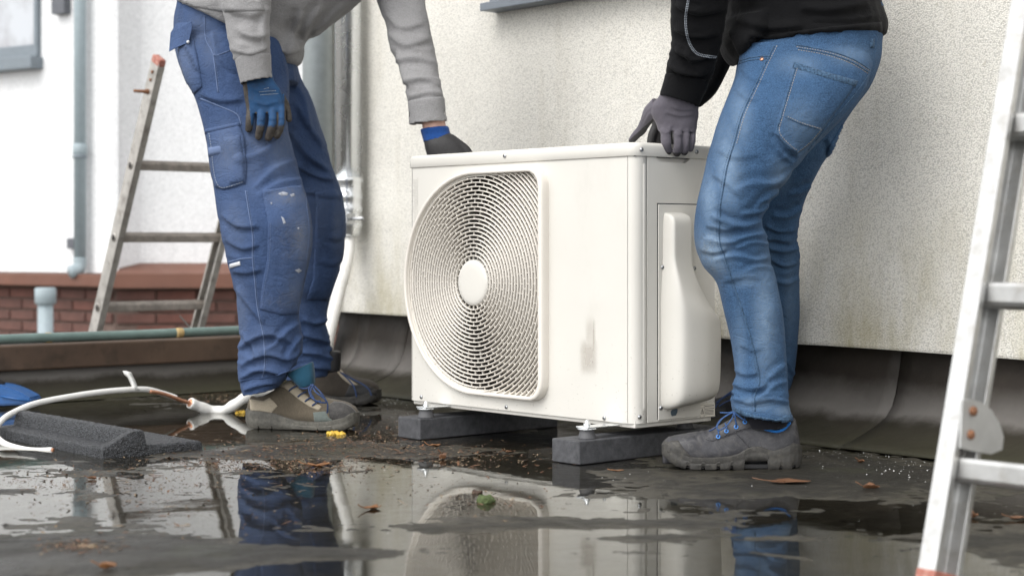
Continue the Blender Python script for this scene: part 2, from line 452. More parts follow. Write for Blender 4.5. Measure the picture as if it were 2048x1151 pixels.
def box_obj(name, o, ax, ay, az, mat, parent=None, bev=0.002, seg=2, smooth=False):
    bm = bmesh.new(); obox(bm, o, ax, ay, az, bev, seg)
    return link(name, bm2me(bm), mat, parent, smooth)
def tube_me(pts, r, seg=10, cap=True, squash=1.0):
    pts = [Vector(p) for p in pts]; n = len(pts)
    rs = list(r) if hasattr(r, '__len__') else [r] * n
    v = []; f = []
    up = None
    for i, p in enumerate(pts):
        t = (pts[min(i + 1, n - 1)] - pts[max(i - 1, 0)])
        t = t.normalized() if t.length > 1e-9 else Vector((0, 0, 1))
        if up is None:
            up = Vector((0, 0, 1)) if abs(t.z) < 0.9 else Vector((1, 0, 0))
        a = t.cross(up).normalized(); up = a.cross(t).normalized()
        for k in range(seg):
            th = 2 * math.pi * k / seg
            v.append(p + a * math.cos(th) * rs[i] + up * math.sin(th) * rs[i] * squash)
    for i in range(n - 1):
        for k in range(seg):
            k2 = (k + 1) % seg
            f.append((i * seg + k, i * seg + k2, (i + 1) * seg + k2, (i + 1) * seg + k))
    if cap:
        f.append(tuple(range(seg - 1, -1, -1))); f.append(tuple((n - 1) * seg + k for k in range(seg)))
    return pyd(v, f)
def smoothpath(pts, sub=6):
    pts = [Vector(p) for p in pts]; out = []
    for i in range(len(pts) - 1):
        p0 = pts[max(i - 1, 0)]; p1 = pts[i]; p2 = pts[i + 1]; p3 = pts[min(i + 2, len(pts) - 1)]
        for k in range(sub):
            t = k / sub
            out.append(0.5 * ((2 * p1) + (p2 - p0) * t + (2 * p0 - 5 * p1 + 4 * p2 - p3) * t * t + (3 * p1 - p0 - 3 * p2 + p3) * t ** 3))
    out.append(pts[-1]); return out
def ring(Cn, a, b, seg=28, e=2.2, bend=0.0):
    out = []
    for k in range(seg):
        th = 2 * math.pi * k / seg
        c, s = math.cos(th), math.sin(th)
        x = math.copysign(abs(c) ** (2 / e), c); y = math.copysign(abs(s) ** (2 / e), s)
        out.append(Cn + a * x + b * y)
    return out
def loft(rings):
    seg = len(rings[0]); v = [p for r in rings for p in r]; f = []
    for i in range(len(rings) - 1):
        for k in range(seg):
            k2 = (k + 1) % seg
            f.append((i * seg + k, i * seg + k2, (i + 1) * seg + k2, (i + 1) * seg + k))
    f.append(tuple(range(seg - 1, -1, -1))); f.append(tuple((len(rings) - 1) * seg + k for k in range(seg)))
    return v, f
def sections(lst, sub=4, e=2.2, hollow=None, seg=28, scale=1.0):
    """loft through cross-sections: (left x, left y, right x, right y, depth, half depth)"""
    rows = [Vector((0,) * 0) for _ in ()]
    A = np.array(lst, float)
    n = len(A); R = []
    ts = np.linspace(0, n - 1, (n - 1) * sub + 1)
    for t in ts:
        i = min(int(t), n - 2); u = t - i
        p0, p1, p2, p3 = A[max(i - 1, 0)], A[i], A[i + 1], A[min(i + 2, n - 1)]
        q = 0.5 * (2 * p1 + (p2 - p0) * u + (2 * p0 - 5 * p1 + 4 * p2 - p3) * u * u + (3 * p1 - p0 - 3 * p2 + p3) * u ** 3)
        L = P(q[0], q[1], q[4]); Rr = P(q[2], q[3], q[4])
        R.append(ring((L + Rr) / 2, (Rr - L) / 2 * scale, Vector((0, q[5] * scale, 0)), seg, e))
    if hollow:                                  # fold the end back inside, so that cuff and hem are open
        th, dep = hollow
        last = R[-1]; prev = R[-3]
        c = sum(last, Vector()) / seg; c0 = sum(prev, Vector()) / seg
        d = (c0 - c).normalized()
        inn = [c + (p - c) * (1 - th / max(1e-6, (p - c).length)) for p in last]
        R.append([p for p in inn])
        R.append([p + d * dep for p in inn])
    return loft(R)
def fuse(parts, voxel, smooth=2, iters=None):
    v = []; f = []
    for pv, pf in parts:
        o = len(v); v += list(pv); f += [tuple(i + o for i in q) for q in pf]
    me = bpy.data.meshes.new('f'); me.from_pydata([tuple(x) for x in v], [], f); me.update()
    bm = bmesh.new(); bm.from_mesh(me); bmesh.ops.recalc_face_normals(bm, faces=bm.faces); bm.to_mesh(me); bm.free()
    ob = bpy.data.objects.new('f', me); C.objects.link(ob)
    m = ob.modifiers.new('r', 'REMESH'); m.mode = 'VOXEL'; m.voxel_size = voxel
    if smooth:
        s = ob.modifiers.new('s', 'SMOOTH'); s.iterations = smooth; s.factor = 0.6
    bpy.context.view_layer.update()
    dg = bpy.context.evaluated_depsgraph_get()
    out = bpy.data.meshes.new_from_object(ob.evaluated_get(dg))
    bpy.data.objects.remove(ob); bpy.data.meshes.remove(me)
    out.materials.clear()
    return out
def getco(me):
    a = np.empty(len(me.vertices) * 3); me.vertices.foreach_get('co', a); return a.reshape(-1, 3)
def getno(me):
    a = np.empty(len(me.vertices) * 3); me.vertex_normals.foreach_get('vector', a); return a.reshape(-1, 3)
def setco(me, co):
    me.vertices.foreach_set('co', co.ravel()); me.update()
def stroke_field(px, py, pts):
    """signed distance to a drawn stroke and position along it"""
    pts = np.array(smooth2(pts), float)
    best = np.full(len(px), 1e9); sd = np.zeros(len(px)); tt = np.zeros(len(px))
    n = len(pts) - 1
    for i in range(n):
        a = pts[i]; b = pts[i + 1]; d = b - a; L2 = max(1e-9, d @ d)
        u = np.clip(((px - a[0]) * d[0] + (py - a[1]) * d[1]) / L2, 0, 1)
        ex = px - (a[0] + u * d[0]); ey = py - (a[1] + u * d[1])
        ds = np.hypot(ex, ey); m = ds < best
        sg = np.sign(d[0] * ey - d[1] * ex)
        best[m] = ds[m]; sd[m] = (ds * sg)[m]; tt[m] = ((i + u) / n)[m]
    return best, sd, tt
def smooth2(pts, sub=4):
    if len(pts) < 3: return pts
    o = smoothpath([Vector((p[0], p[1], 0)) for p in pts], sub)
    return [(p.x, p.y) for p in o]
def folds(me, strokes, yr=(0, 99), noise=(), gain=1.0, narrow=1.0, zones=()):
    co = getco(me); no = getno(me); px, py = proj(co)
    ok = (co[:, 1] > yr[0]) & (co[:, 1] < yr[1])
    d = np.zeros(len(co))
    for st in strokes:
        pts, w, amp = st[:3]; w = w * narrow; amp = amp * gain
        rg = st[3] if len(st) > 3 else None
        b, s, t = stroke_field(px, py, pts)
        end = np.clip(np.minimum(t, 1 - t) * 5, 0, 1) ** 0.7
        far = b < 5 * w
        prof = 0.45 * np.exp(-((s + .8 * w) / w) ** 2) - 0.30 * np.exp(-((s - 1.4 * w) / (0.9 * w)) ** 2) - 0.75 * np.tanh(s / max(2.0, .28 * w)) * np.exp(-np.abs(s) / (1.5 * w))
        q = amp * prof * end * far
        if rg: q = q * ((co[:, 1] > rg[0]) & (co[:, 1] < rg[1]))
        d += q * ok
    for (zx, zy, rx, ry, amp, ang, dens, z0, z1) in zones:      # bunched cloth: many small ridges across a zone
        ca, sa = math.cos(ang), math.sin(ang)
        u_ = (px - zx) * ca + (py - zy) * sa; v_ = -(px - zx) * sa + (py - zy) * ca
        q = np.stack([u_ * dens * .22, v_ * dens, co[:, 1] * 5], 1)
        q[:, 1] += .8 * vnoise(q * .6 + 5)
        rdg = 1 - np.abs(fbm(q, 2)); rdg = rdg * rdg
        d += amp * (rdg - .45) * np.exp(-((px - zx) / rx) ** 2 - ((py - zy) / ry) ** 2) * ((co[:, 1] > z0) & (co[:, 1] < z1))
    for (sx, sy, sz, amp, oct_) in noise:
        d += amp * fbm(co * np.array([sx, sy, sz]), oct_)
    setco(me, co + no * d[:, None])
def wear_attr(me, name, spots, yr=(0, 99)):
    """worn or soiled places, laid down as soft blots on the cloth: (x, y, rx, ry, strength)"""
    co = getco(me); px, py = proj(co); w = np.zeros(len(co))
    for s in spots:
        x, y, rx, ry, a = s[:5]
        w = np.maximum(w, a * np.exp(-((px - x) / rx) ** 2 - ((py - y) / ry) ** 2))
    if name in me.attributes: me.attributes.remove(me.attributes[name])
    at = me.attributes.new(name, 'FLOAT', 'POINT'); at.data.foreach_set('value', w)
WEAR = {}
EYE = Vector((0, 0, CZ))
def bvh_of(me):
    bm = bmesh.new(); bm.from_mesh(me); b = BVHTree.FromBMesh(bm); bm.free(); return b
def cast(bvh, x, y):
    dr = (P(x, y, 1.0) - EYE).normalized()
    h = bvh.ray_cast(EYE, dr)
    return (h[0], h[1]) if h[0] is not None else (None, None)
def resample(poly, step, closed=True):
    out = []; n = len(poly)
    for i in range(n if closed else n - 1):
        a = Vector(poly[i][:2]); b = Vector(poly[(i + 1) % n][:2]); k = max(1, int((b - a).length / step))
        for j in range(k): out.append(tuple(a + (b - a) * (j / k)))
    if not closed: out.append(tuple(poly[-1][:2]))
    return out
def patch(name, poly, bvh, thick, mat, parent, step=4.0, bulge=0.0, edge=0.6, yr=(0, 99)):
    """a sewn-on piece: outline laid on the garment, given thickness and a turned edge"""
    bd = resample(poly, step); nb = len(bd)
    xs = [p[0] for p in bd]; ys = [p[1] for p in bd]
    pts = [Vector(p) for p in bd]
    ppx = np.array(bd)
    gx = np.arange(min(xs) + step / 2, max(xs), step); gy = np.arange(min(ys) + step / 2, max(ys), step)
    for x in gx:
        for y in gy:
            if np.hypot(ppx[:, 0] - x, ppx[:, 1] - y).min() > step * 0.6: pts.append(Vector((x, y)))
    r = delaunay_2d_cdt(pts, [(i, (i + 1) % nb) for i in range(nb)], [list(range(nb))], 1, 1e-5)
    v2, _, faces = r[0], r[1], r[2]
    vs = []; base = []; ok = []
    for p in v2:
        l, nn = cast(bvh, p.x, p.y)
        if l is None or not (yr[0] < l.y < yr[1]): vs.append(None); base.append(None); ok.append(False); continue
        dd = np.hypot(ppx[:, 0] - p.x, ppx[:, 1] - p.y).min()
        k = min(1.0, dd / (step * 1.6)); k = edge + (1 - edge) * k
        bb = bulge * (1 - math.exp(-dd / (step * 3)))
        vs.append(l + nn * (thick * k + bb)); base.append(l - nn * 0.003); ok.append(True)
    # smooth the heights a little against single bad hits
    idx = {}; V = []
    for i, o in enumerate(ok):
        if o: idx[i] = len(V); V.append(vs[i])
    F = [tuple(idx[i] for i in f) for f in faces if all(ok[i] for i in f)]
    # one piece of cloth: keep the largest connected part
    par = list(range(len(V)))
    def root(i):
        while par[i] != i: par[i] = par[par[i]]; i = par[i]
        return i
    for f in F:
        for q in f[1:]: par[root(q)] = root(f[0])
    cnt = {}
    for f in F: cnt[root(f[0])] = cnt.get(root(f[0]), 0) + 1
    if cnt:
        best = max(cnt, key=cnt.get); F = [f for f in F if root(f[0]) == best]
    ec = {}
    for f in F:
        for a, b in zip(f, f[1:] + f[:1]):
            ec[tuple(sorted((a, b)))] = ec.get(tuple(sorted((a, b))), 0) + 1
    inv = {j: i for i, j in idx.items()}; low = {}
    for (a, b), c in list(ec.items()):
        if c == 1:
            for q in (a, b):
                if q not in low: low[q] = len(V); V.append(base[inv[q]])
            F.append((a, b, low[b], low[a]))
    me = pyd(V, F)
    bm = bmesh.new(); bm.from_mesh(me); bmesh.ops.delete(bm, geom=[v_ for v_ in bm.verts if not v_.link_faces], context='VERTS'); bmesh.ops.recalc_face_normals(bm, faces=bm.faces); bm.to_mesh(me); bm.free()
    for k_, sp_ in WEAR.items(): wear_attr(me, k_, sp_)
    return link(name, me, mat, parent)
def seam(pl, bvh, r, mat, parent, name='seam', step=4.0, off=0.4, sm=True):
    pts = []
    for x, y in resample(smooth2(pl) if sm else pl, step, False):
        l, nn = cast(bvh, x, y)
        if l is not None: pts.append(l + nn * r * off)
    if len(pts) < 2: return None
    me = tube_me(pts, r, 6)
    return link(name, me, mat, parent)
def stitches(pl, bvh, mat, parent, name='stitching', dash=3.2, gap=2.0, r=0.0006, off=0.3):
    """one row of thread, every stitch its own short bar"""
    pl = smooth2(pl); A = [Vector(p) for p in pl]
    d = [0]
    for a, b in zip(A, A[1:]): d.append(d[-1] + (b - a).length)
    def at(s):
        for i in range(len(A) - 1):
            if s <= d[i + 1]: return A[i] + (A[i + 1] - A[i]) * ((s - d[i]) / max(1e-6, d[i + 1] - d[i]))
        return A[-1]
    V = []; F = []; s = 0
    while s + dash < d[-1]:
        p, q = at(s), at(s + dash); l1, n1 = cast(bvh, p.x, p.y); l2, n2 = cast(bvh, q.x, q.y)
        if l1 is not None and l2 is not None and (l1 - l2).length < 0.03:
            t = (l2 - l1).normalized(); sd_ = t.cross(n1).normalized() * r
            o = len(V); k = n1 * r * 1.3
            V += [l1 + sd_, l1 - sd_, l2 - sd_, l2 + sd_, l1 + sd_ * .6 + k, l1 - sd_ * .6 + k, l2 - sd_ * .6 + k, l2 + sd_ * .6 + k]
            F += [(o + 4, o + 5, o + 6, o + 7), (o, o + 1, o + 5, o + 4), (o + 1, o + 2, o + 6, o + 5), (o + 2, o + 3, o + 7, o + 6), (o + 3, o, o + 4, o + 7)]
        s += dash + gap
    if not V: return None
    me = pyd(V, F)
    return tag(link(name, me, mat, parent, False), kind='stuff')

# ================================================================== the setting
# ---- ground far below, out beyond the roof
me = pyd([(-150, -150, -3.2), (150, -150, -3.2), (150, 250, -3.2), (-150, 250, -3.2)], [(0, 1, 2, 3)])
tag(link('ground', me, 'paving', None, False), kind='structure')

# ---- the flat felt roof, slightly hollow so that water stands on it
def plan_dist(X, Y, pl):
    best = np.full(X.shape, 1e9)
    for a, b in zip(pl, pl[1:]):
        d = np.array([b.x - a.x, b.y - a.y]); L2 = d @ d
        u = np.clip(((X - a.x) * d[0] + (Y - a.y) * d[1]) / L2, 0, 1)
        best = np.minimum(best, np.hypot(X - a.x - u * d[0], Y - a.y - u * d[1]))
    return best
SEAMS = [[(180, 862), (330, 905), (480, 962), (650, 1007), (787, 1038), (940, 1065), (1094, 1096), (1231, 1120), (1400, 1150)],
         [(520, 952), (650, 976), (804, 997), (992, 1031), (1128, 1051), (1248, 1072), (1420, 1092), (1700, 1130)],
         [(1380, 930), (1508, 949), (1644, 966), (1849, 990), (2048, 1012), (2200, 1030)]]
# places standing proud of the water (+) and hollows (-): photo x, y, radius across, radius in depth (m), height
HUMPS = [(1010, 1048, .40, .050, .0036), (1260, 1045, .26, .05, .0030), (820, 1060, .2, .04, .003), (700, 1105, .16, .06, .0035), (1420, 1020, .2, .07, .003), (700, 900, .30, .16, .0042), (560, 905, .22, .10, .0035), (850, 905, .22, .09, .0030), (1250, 945, .16, .06, .0028), (1480, 985, .34, .10, .0036), (1750, 960, .30, .22, .0040),
         (1600, 930, .30, .20, .0036), (1100, 1035, .20, .035, .0030), (1300, 1075, .26, .04, .0032), (1100, 1110, .5, .05, .0012),
         (250, 1100, .28, .17, .0048), (80, 1120, .25, .12, .0042), (430, 1120, .18, .12, .0036), (250, 945, .26, .07, .0020), (90, 985, .2, .05, .0022), (620, 830, .3, .2, .0030),
         (1640, 1040, .13, .06, -.001), (1900, 1080, .3, .12, .0026), (1700, 860, .5, .2, .0040),
         (560, 1020, .14, .07, -.0035), (330, 1015, .20, .06, -.0035), (900, 965, .16, .05, -.004), (880, 1130, .25, .08, -.004), (1250, 1140, .3, .06, -.003), (1560, 1090, .2, .09, -.004),
         (1680, 1130, .24, .07, -.003), (300, 850, .4, .3, -.004), (700, 1080, .2, .06, -.003)]
HUMPS = [(GP(a, b), c, d, e) for a, b, c, d, e in HUMPS]
SEAMP = [[GP(*p) for p in pl] for pl in SEAMS]
def roof_h(X, Y):
    p = np.stack([X, Y, np.zeros_like(X)], 1)
    h = 0.0016 * fbm(p * 2.6, 4) + 0.0016 * fbm(p * np.array([9, 13, 1]) + 3, 4) + 0.0013 * fbm(p * np.array([38, 52, 1]), 4) - 0.0016
    for g, rx, ry, a in HUMPS:
        h += a * np.exp(-((X - g.x) / rx) ** 2 - ((Y - g.y) / ry) ** 2)
    for pl in SEAMP:
        dd = plan_dist(X, Y, pl)
        h += 0.0030 * np.exp(-(dd / 0.0065) ** 2) * (0.55 + 0.45 * vnoise(p * 9))
    return np.minimum(h, 0.006)
ns = np.arange(0.2, 3.26, 0.0075); ss = np.arange(0.4, 4.935, 0.0075)
NN, SS = np.meshgrid(ns, ss, indexing='ij')
X = (NV.x * NN + DV.x * SS).ravel(); Y = (NV.y * NN + DV.y * SS).ravel()
Z = roof_h(X, Y)
nn_, sn_ = len(ns), len(ss)
idx = np.arange(nn_ * sn_).reshape(nn_, sn_)
quads = np.stack([idx[:-1, :-1], idx[1:, :-1], idx[1:, 1:], idx[:-1, 1:]], -1).reshape(-1, 4)
me = bpy.data.meshes.new('roof')
me.vertices.add(len(X)); me.vertices.foreach_set('co', np.stack([X, Y, Z], 1).ravel())
me.loops.add(quads.size); me.loops.foreach_set('vertex_index', quads.ravel())
me.polygons.add(len(quads)); me.polygons.foreach_set('loop_start', np.arange(0, quads.size, 4)); me.polygons.foreach_set('loop_total', np.full(len(quads), 4))
me.update(); me.validate()
roof = tag(link('roof', me, 'roof_felt'), kind='structure')
bm = bmesh.new(); obox(bm, W(-6, -7, -.32), NV * 9.6, DV * 11.98, ZV * .305)
tag(link('roof_deck', bm2me(bm), 'roof_felt', None, False), kind='structure')
me = pyd([W(0.2, 0.4, 0), W(3.255, 0.4, 0), W(3.255, 4.93, 0), W(0.2, 4.93, 0)], [(0, 1, 2, 3)])
tag(link('puddle_water', me, 'puddle_water', None, False), kind='structure')

# ---- house wall with rough render, window above
house = thing('house_wall', W(WALL_N, 3.0, 0), 'cream rough-rendered house wall rising behind the white outdoor unit', 'wall')
def zb(s): return 0.226 + 0.0104 * (s - 2.754)
S0, S1 = -2.5, 4.985
prof = []
bm = bmesh.new()
N = 40
rows = []
for k in range(N + 1):
    s = S0 + (S1 - S0) * k / N
    j = 0.002 * math.sin(k * 1.7) + 0.0015 * math.sin(k * 4.1)
    rows.append([bm.verts.new(W(n, s, z)) for n, z in ((3.62, zb(s) + .004), (3.40, zb(s) + .003), (3.352, zb(s) + j), (3.350, zb(s) + .006 + j), (3.350, .6), (3.350, 1.4), (3.350, 3.3), (3.62, 3.3))])
for a, b in zip(rows, rows[1:]):
    for i in range(len(a) - 1):
        bm.faces.new((a[i], b[i], b[i + 1], a[i + 1]))
bm.faces.new(rows[-1]); bm.faces.new(rows[0][::-1])
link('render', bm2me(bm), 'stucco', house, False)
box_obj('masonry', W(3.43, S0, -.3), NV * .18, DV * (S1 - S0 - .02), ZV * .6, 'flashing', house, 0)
# window: its sill and frame come down into the picture
sL, YL = wall_s(962, 3.29); zL = CZ - (23 - HY) / FPX * YL
win = box_obj('window_sill', W(3.285, sL - 1.15, zL), NV * .08, DV * 1.15, ZV * .024, 'frame_blue', house, .002)
bm = bmesh.new()
for a in ((sL - .05 - .005, 0.05), (sL - 1.15, .05)):
    obox(bm, W(3.318, a[0], zL + .024), NV * .04, DV * a[1], ZV * 1.0, .002)
obox(bm, W(3.318, sL - 1.10, zL + .024), NV * .04, DV * 1.045, ZV * .045, .002)
obox(bm, W(3.318, sL - 1.10, zL + .974), NV * .04, DV * 1.045, ZV * .05, .002)
fr = link('window_frame', bm2me(bm), 'frame_blue', house, False)
box_obj('pane', W(3.338, sL - 1.10, zL + .069), NV * .006, DV * 1.045, ZV * .905, 'window_glass', house, 0)

# ---- felt flashing dressed up the foot of the wall, in sheets
fl = thing('felt_flashing', W(3.2, 3.0, 0), 'dark grey bitumen felt flashing curving up from the roof to the render', 'flashing')
FP = [(3.412, .30), (3.405, .22), (3.392, .165), (3.380, .120), (3.364, .088), (3.338, .062), (3.300, .042), (3.25, .024), (3.212, .013), (3.18, .0085), (3.172, .0005)]
cuts = [S0, 0.9, wall_s(1752, 3.3)[0], wall_s(1425, 3.3)[0], wall_s(1000, 3.33)[0], wall_s(798, 3.38)[0], wall_s(716, 3.38)[0], 4.915]
for k, (a, b) in enumerate(zip(cuts, cuts[1:])):
    off = 0.0025 if k % 2 else 0.0
    m_ = max(4, int((b - a) / .04)); v = []; f = []
    for i in range(m_ + 1):
        s = a - (.03 if off else 0) + (b - a + (.03 if off else 0)) * i / m_
        q = np.array([[s * 3, j * .35, k] for j in range(len(FP))])
        wv = fbm(q, 2) * 0.006
        for j, (n, z) in enumerate(FP):
            lean = .035 * max(0, .12 - z) / .12 * (1 if i == m_ and k in (2,) else 0)
            v.append(W(n - off + (wv[j] if 1 < j < 9 else 0), s - lean, z + off * .5))
    L_ = len(FP)
    for i in range(m_):
        for j in range(L_ - 1):
            f.append((i * L_ + j, i * L_ + j + 1, (i + 1) * L_ + j + 1, (i + 1) * L_ + j))
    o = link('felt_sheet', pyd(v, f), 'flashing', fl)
    md = o.modifiers.new('t', 'SOLIDIFY'); md.thickness = .003; md.offset = -1

# ---- low parapet along the roof edge: felt upstand, brown metal trim
PS = 4.92
pa = thing('parapet', W(2.2, PS, 0), 'low roof edge with dark felt upstand and brown metal trim under the green hose', 'roof edge')
bm = bmesh.new()
v = []; f = []
pr = [(-.075, .002), (-.03, .012), (-.008, .035), (0, .06), (.004, .10), (.02, .11)]
m_ = 60
for i in range(m_ + 1):
    n = -3 + 6.5 * i / m_
    w_ = fbm(np.array([[n * 4, j * .5, 3] for j in range(len(pr))]), 2) * .004
    for j, (ds, z) in enumerate(pr): v.append(W(n, PS + ds + (w_[j] if j < 4 else 0), z))
L_ = len(pr)
for i in range(m_):
    for j in range(L_ - 1): f.append((i * L_ + j, i * L_ + j + 1, (i + 1) * L_ + j + 1, (i + 1) * L_ + j))
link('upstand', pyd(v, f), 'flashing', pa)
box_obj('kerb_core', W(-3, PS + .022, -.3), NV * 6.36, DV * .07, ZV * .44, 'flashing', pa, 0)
bm = bmesh.new()
obox(bm, W(-3, PS - .014, .096), NV * 2.95, DV * .125, ZV * .078, .006, 2)
link('metal_trim', bm2me(bm), 'fascia', pa, False)
bm = bmesh.new()
obox(bm, W(-.047, PS - .014, .096), NV * 3.39, DV * .125, ZV * .078, .006, 2)
link('metal_trim', bm2me(bm), 'fascia', pa, False)

# ---- the neighbouring house: white render over a brick base
nb = thing('neighbour_house', (-2.2, 9.5, -3.2), 'white rendered neighbouring house over a red brick base beyond the roof edge', 'house')
CO = P(226, 546, 9.5); CO.z = 0
AV = Vector((-0.814, 0.581, 0)); AN = Vector((0.581, 0.814, 0))       # its left face runs away to the left
BV = Vector((0.993, 0.12, 0)).normalized(); BN = Vector((-BV.y, BV.x, 0))
zA = CZ - (546 - HY) / FPX * 9.5
def A(a, n, z): return CO + AV * a + AN * n + ZV * z
def B(b, n, z): return CO + BV * b + BN * n + ZV * z
box_obj('wall', A(0, .0, zA), AV * 6, AN * .25, ZV * 4, 'stucco_white', nb, 0)
bm = bmesh.new(); obox(bm, B(.03, .15, zA + .03), BV * 5, BN * .25, ZV * 4)
link('wall', bm2me(bm), 'stucco_white', nb, False)
bm = bmesh.new(); obox(bm, B(0, -.02, zA), BV * .03, BN * .3, ZV * 4)
link('corner_return', bm2me(bm), 'stucco_white', nb, False)
# coping: a lip under the left face, a sloping cap before the right face
bm = bmesh.new(); obox(bm, A(-.06, -.10, zA - .075), AV * 6, AN * .3, ZV * .07, .006)
link('coping', bm2me(bm), 'coping', nb, False)
v = [B(-.02, -.09, zA - .08), B(5, -.09, zA - .08), B(5, -.09, zA - .002), B(-.02, -.09, zA - .002), B(-.02, .145, zA + .055), B(5, .145, zA + .055), B(5, .145, zA - .08), B(-.02, .145, zA - .08)]
link('coping', pyd(v, [(0, 1, 2, 3), (3, 2, 5, 4), (4, 5, 6, 7), (7, 6, 1, 0), (0, 3, 4, 7), (1, 6, 5, 2)]), 'coping', nb, False)
box_obj('brick_backing', A(.01, .022, -3.2), AV * 6, AN * .2, ZV * (3.2 + zA - .076), 'mortar', nb, 0)
box_obj('brick_backing', B(.01, .022, -3.2), BV * 5, BN * .2, ZV * (3.2 + zA - .082), 'mortar', nb, 0)
bmA = bmesh.new(); obox(bmA, (0, 0, 0), AV * .21, AN * .02, ZV * .052, .003, 1); mA = bm2me(bmA)
bmB = bmesh.new(); obox(bmB, (0, 0, 0), BV * .21, BN * .02, ZV * .052, .003, 1); mB = bm2me(bmB)
mA.materials.append(M['brick']); mB.materials.append(M['brick'])
mA2 = mA.copy(); mB2 = mB.copy(); mA2.materials[0] = M['brick_dark']; mB2.materials[0] = M['brick_dark']
def brick(me_, loc):
    o = bpy.data.objects.new('brick', me_); C.objects.link(o); o.parent = nb; o.location = Vector(loc) - nb.location
for c in range(8):
    z = zA - .146 - .0645 * c
    for k in range(16):
        brick(mA2 if random.random() < .3 else mA, A(.02 + .22 * k + (.11 if c % 2 else 0), .004 + random.uniform(-.001, .002), z))
    for k in range(12):
        brick(mB2 if random.random() < .3 else mB, B(.02 + .22 * k + (.11 if c % 2 else 0), .004 + random.uniform(-.001, .002), z - .004))
# its window, upper left
def onA(px, py, n=0.0):
    u = (px - CX) / FPX; k = (CO + AN * n).dot(AN) / (AN.x * u + AN.y)
    p = Vector((u * k, k, 0)); return (p - CO).dot(AV), CZ - (py - HY) / FPX * k
a0, z0 = onA(78, 137, -.03); a0b, z1 = onA(76, 112, -.03)
box_obj('window_sill', A(a0, -.09, z0), AV * 1.2, AN * .1, ZV * (z1 - z0 - .004), 'frame_grey', nb, .004)
bm = bmesh.new()
obox(bm, A(a0 + .02, -.03, z1), AV * 1.1, AN * .05, ZV * .07, .004)
obox(bm, A(a0 + .02, -.03, z1 + .07), AV * .03, AN * .05, ZV * 1.1, .004)
link('window_frame', bm2me(bm), 'frame_grey', nb, False)
box_obj('pane', A(a0 + .05, -.012, z1 + .07), AV * 1.0, AN * .01, ZV * 1.1, 'window_glass_pale', nb, 0)
# grey rain pipe down its left face, a dark wall box, a small bracket
dp = thing('neighbour_rain_pipe', A(0.1, -.06, zA), 'slim grey-blue rain pipe on the white neighbouring wall', 'pipe')
ap, zt = onA(160, 0, -.06); ap2, zb2 = onA(160, 540, -.06)
link('pipe', tube_me([A(ap, -.06, zb2 + .06), A(ap, -.06, zt + 1.5)], .034, 20), 'pvc_grey', dp)
_, zc = onA(160, 300, -.06)
link('pipe_collar', tube_me([A(ap, -.06, zc - .025), A(ap, -.06, zc - .02), A(ap, -.06, zc + .03), A(ap, -.06, zc + .035)], [.035, .039, .039, .035], 20), 'pvc_grey', dp)
link('pipe_bracket', tube_me([A(ap, -.062, zc - .045), A(ap, -.062, zc - .03)], .041, 20), 'frame_grey', dp)
link('pipe_shoe', tube_me(smoothpath([A(ap, -.06, zb2 + .07), A(ap, -.06, zb2 + .03), A(ap, -.075, zb2 + .005), A(ap + .01, -.12, zb2 - .01)], 4), .036, 16), 'pvc_grey', dp)
a1, zz = onA(146, 497, -.03); a2, zz2 = onA(133, 476, -.03)
box_obj('pipe_clip', A(a1 , -.03, zz), AV * (a2 - a1), AN * .03, ZV * (zz2 - zz), 'wall_box', dp, .003)
a1, zz = onA(128, 26, -.05); a2, zz2 = onA(102, -20, -.05)
wb = box_obj('wall_box', A(a1, -.05, zz), AV * (a2 - a1), AN * .05, ZV * .3, 'wall_box', None, .004)
tag(wb, 'small dark box high on the white wall beside the slim rain pipe', 'wall box')
stub = thing('vent_stub', A(0.4, -.3, -3), 'short grey plastic pipe with a collar before the red brick base', 'pipe')
uu = P(91, 575, 9.0)
link('pipe', tube_me([Vector((uu.x, uu.y, -3.2)), Vector((uu.x, uu.y, uu.z - .05))], .040, 20), 'pvc_grey', stub)
link('collar', tube_me([Vector((uu.x, uu.y, uu.z - .088)), Vector((uu.x, uu.y, uu.z - .08)), Vector((uu.x, uu.y, uu.z - .006)), uu], [.046, .055, .055, .050], 20), 'pvc_grey', stub)

# ---- pipes on the house wall
pg = thing('grey_rain_pipe', W(3.28, wall_s(635, 3.285)[0], .1), 'wide smooth grey pipe at the left end of the rendered wall', 'pipe')
s_, Y_ = wall_s(635, 3.285)
link('pipe', tube_me([W(3.285, s_, .12), W(3.285, s_, 3.2)], 30 * Y_ / FPX, 28), 'pipe_grey', pg)
pz = thing('zinc_pipe', W(3.28, wall_s(696, 3.285)[0], .5), 'shiny zinc pipe with ridged collar and clamp on the rendered wall', 'pipe')
s_, Y_ = wall_s(696, 3.285)
def zz_(py): return CZ - (py - HY) / FPX * Y_
r_ = 27 * Y_ / FPX
link('pipe', tube_me([W(3.285, s_, zz_(365)), W(3.285, s_, 3.2)], r_, 28), 'zinc', pz)
cpl = [(472, .80), (468, .95), (455, 1.02), (452, 1.10), (447, 1.10), (444, 1.03), (424, 1.03), (421, 1.11), (415, 1.11), (412, 1.04), (400, 1.04), (397, 1.13), (391, 1.13), (388, 1.05), (366, 1.05), (363, 1.15), (357, 1.15), (354, 1.02)]
link('collar', tube_me([W(3.285, s_, zz_(y)) for y, k in cpl], [r_ * k for y, k in cpl], 28), 'zinc', pz)
link('clamp', tube_me([W(3.285, s_, zz_(446)), W(3.285, s_, zz_(445.5)), W(3.285, s_, zz_(430.5)), W(3.285, s_, zz_(430))], [r_ * 1.0, r_ * 1.13, r_ * 1.13, r_], 28), 'zinc', pz)
bp = W(3.285, s_, zz_(438)) - NV * r_ * .8 - DV * r_ * .85
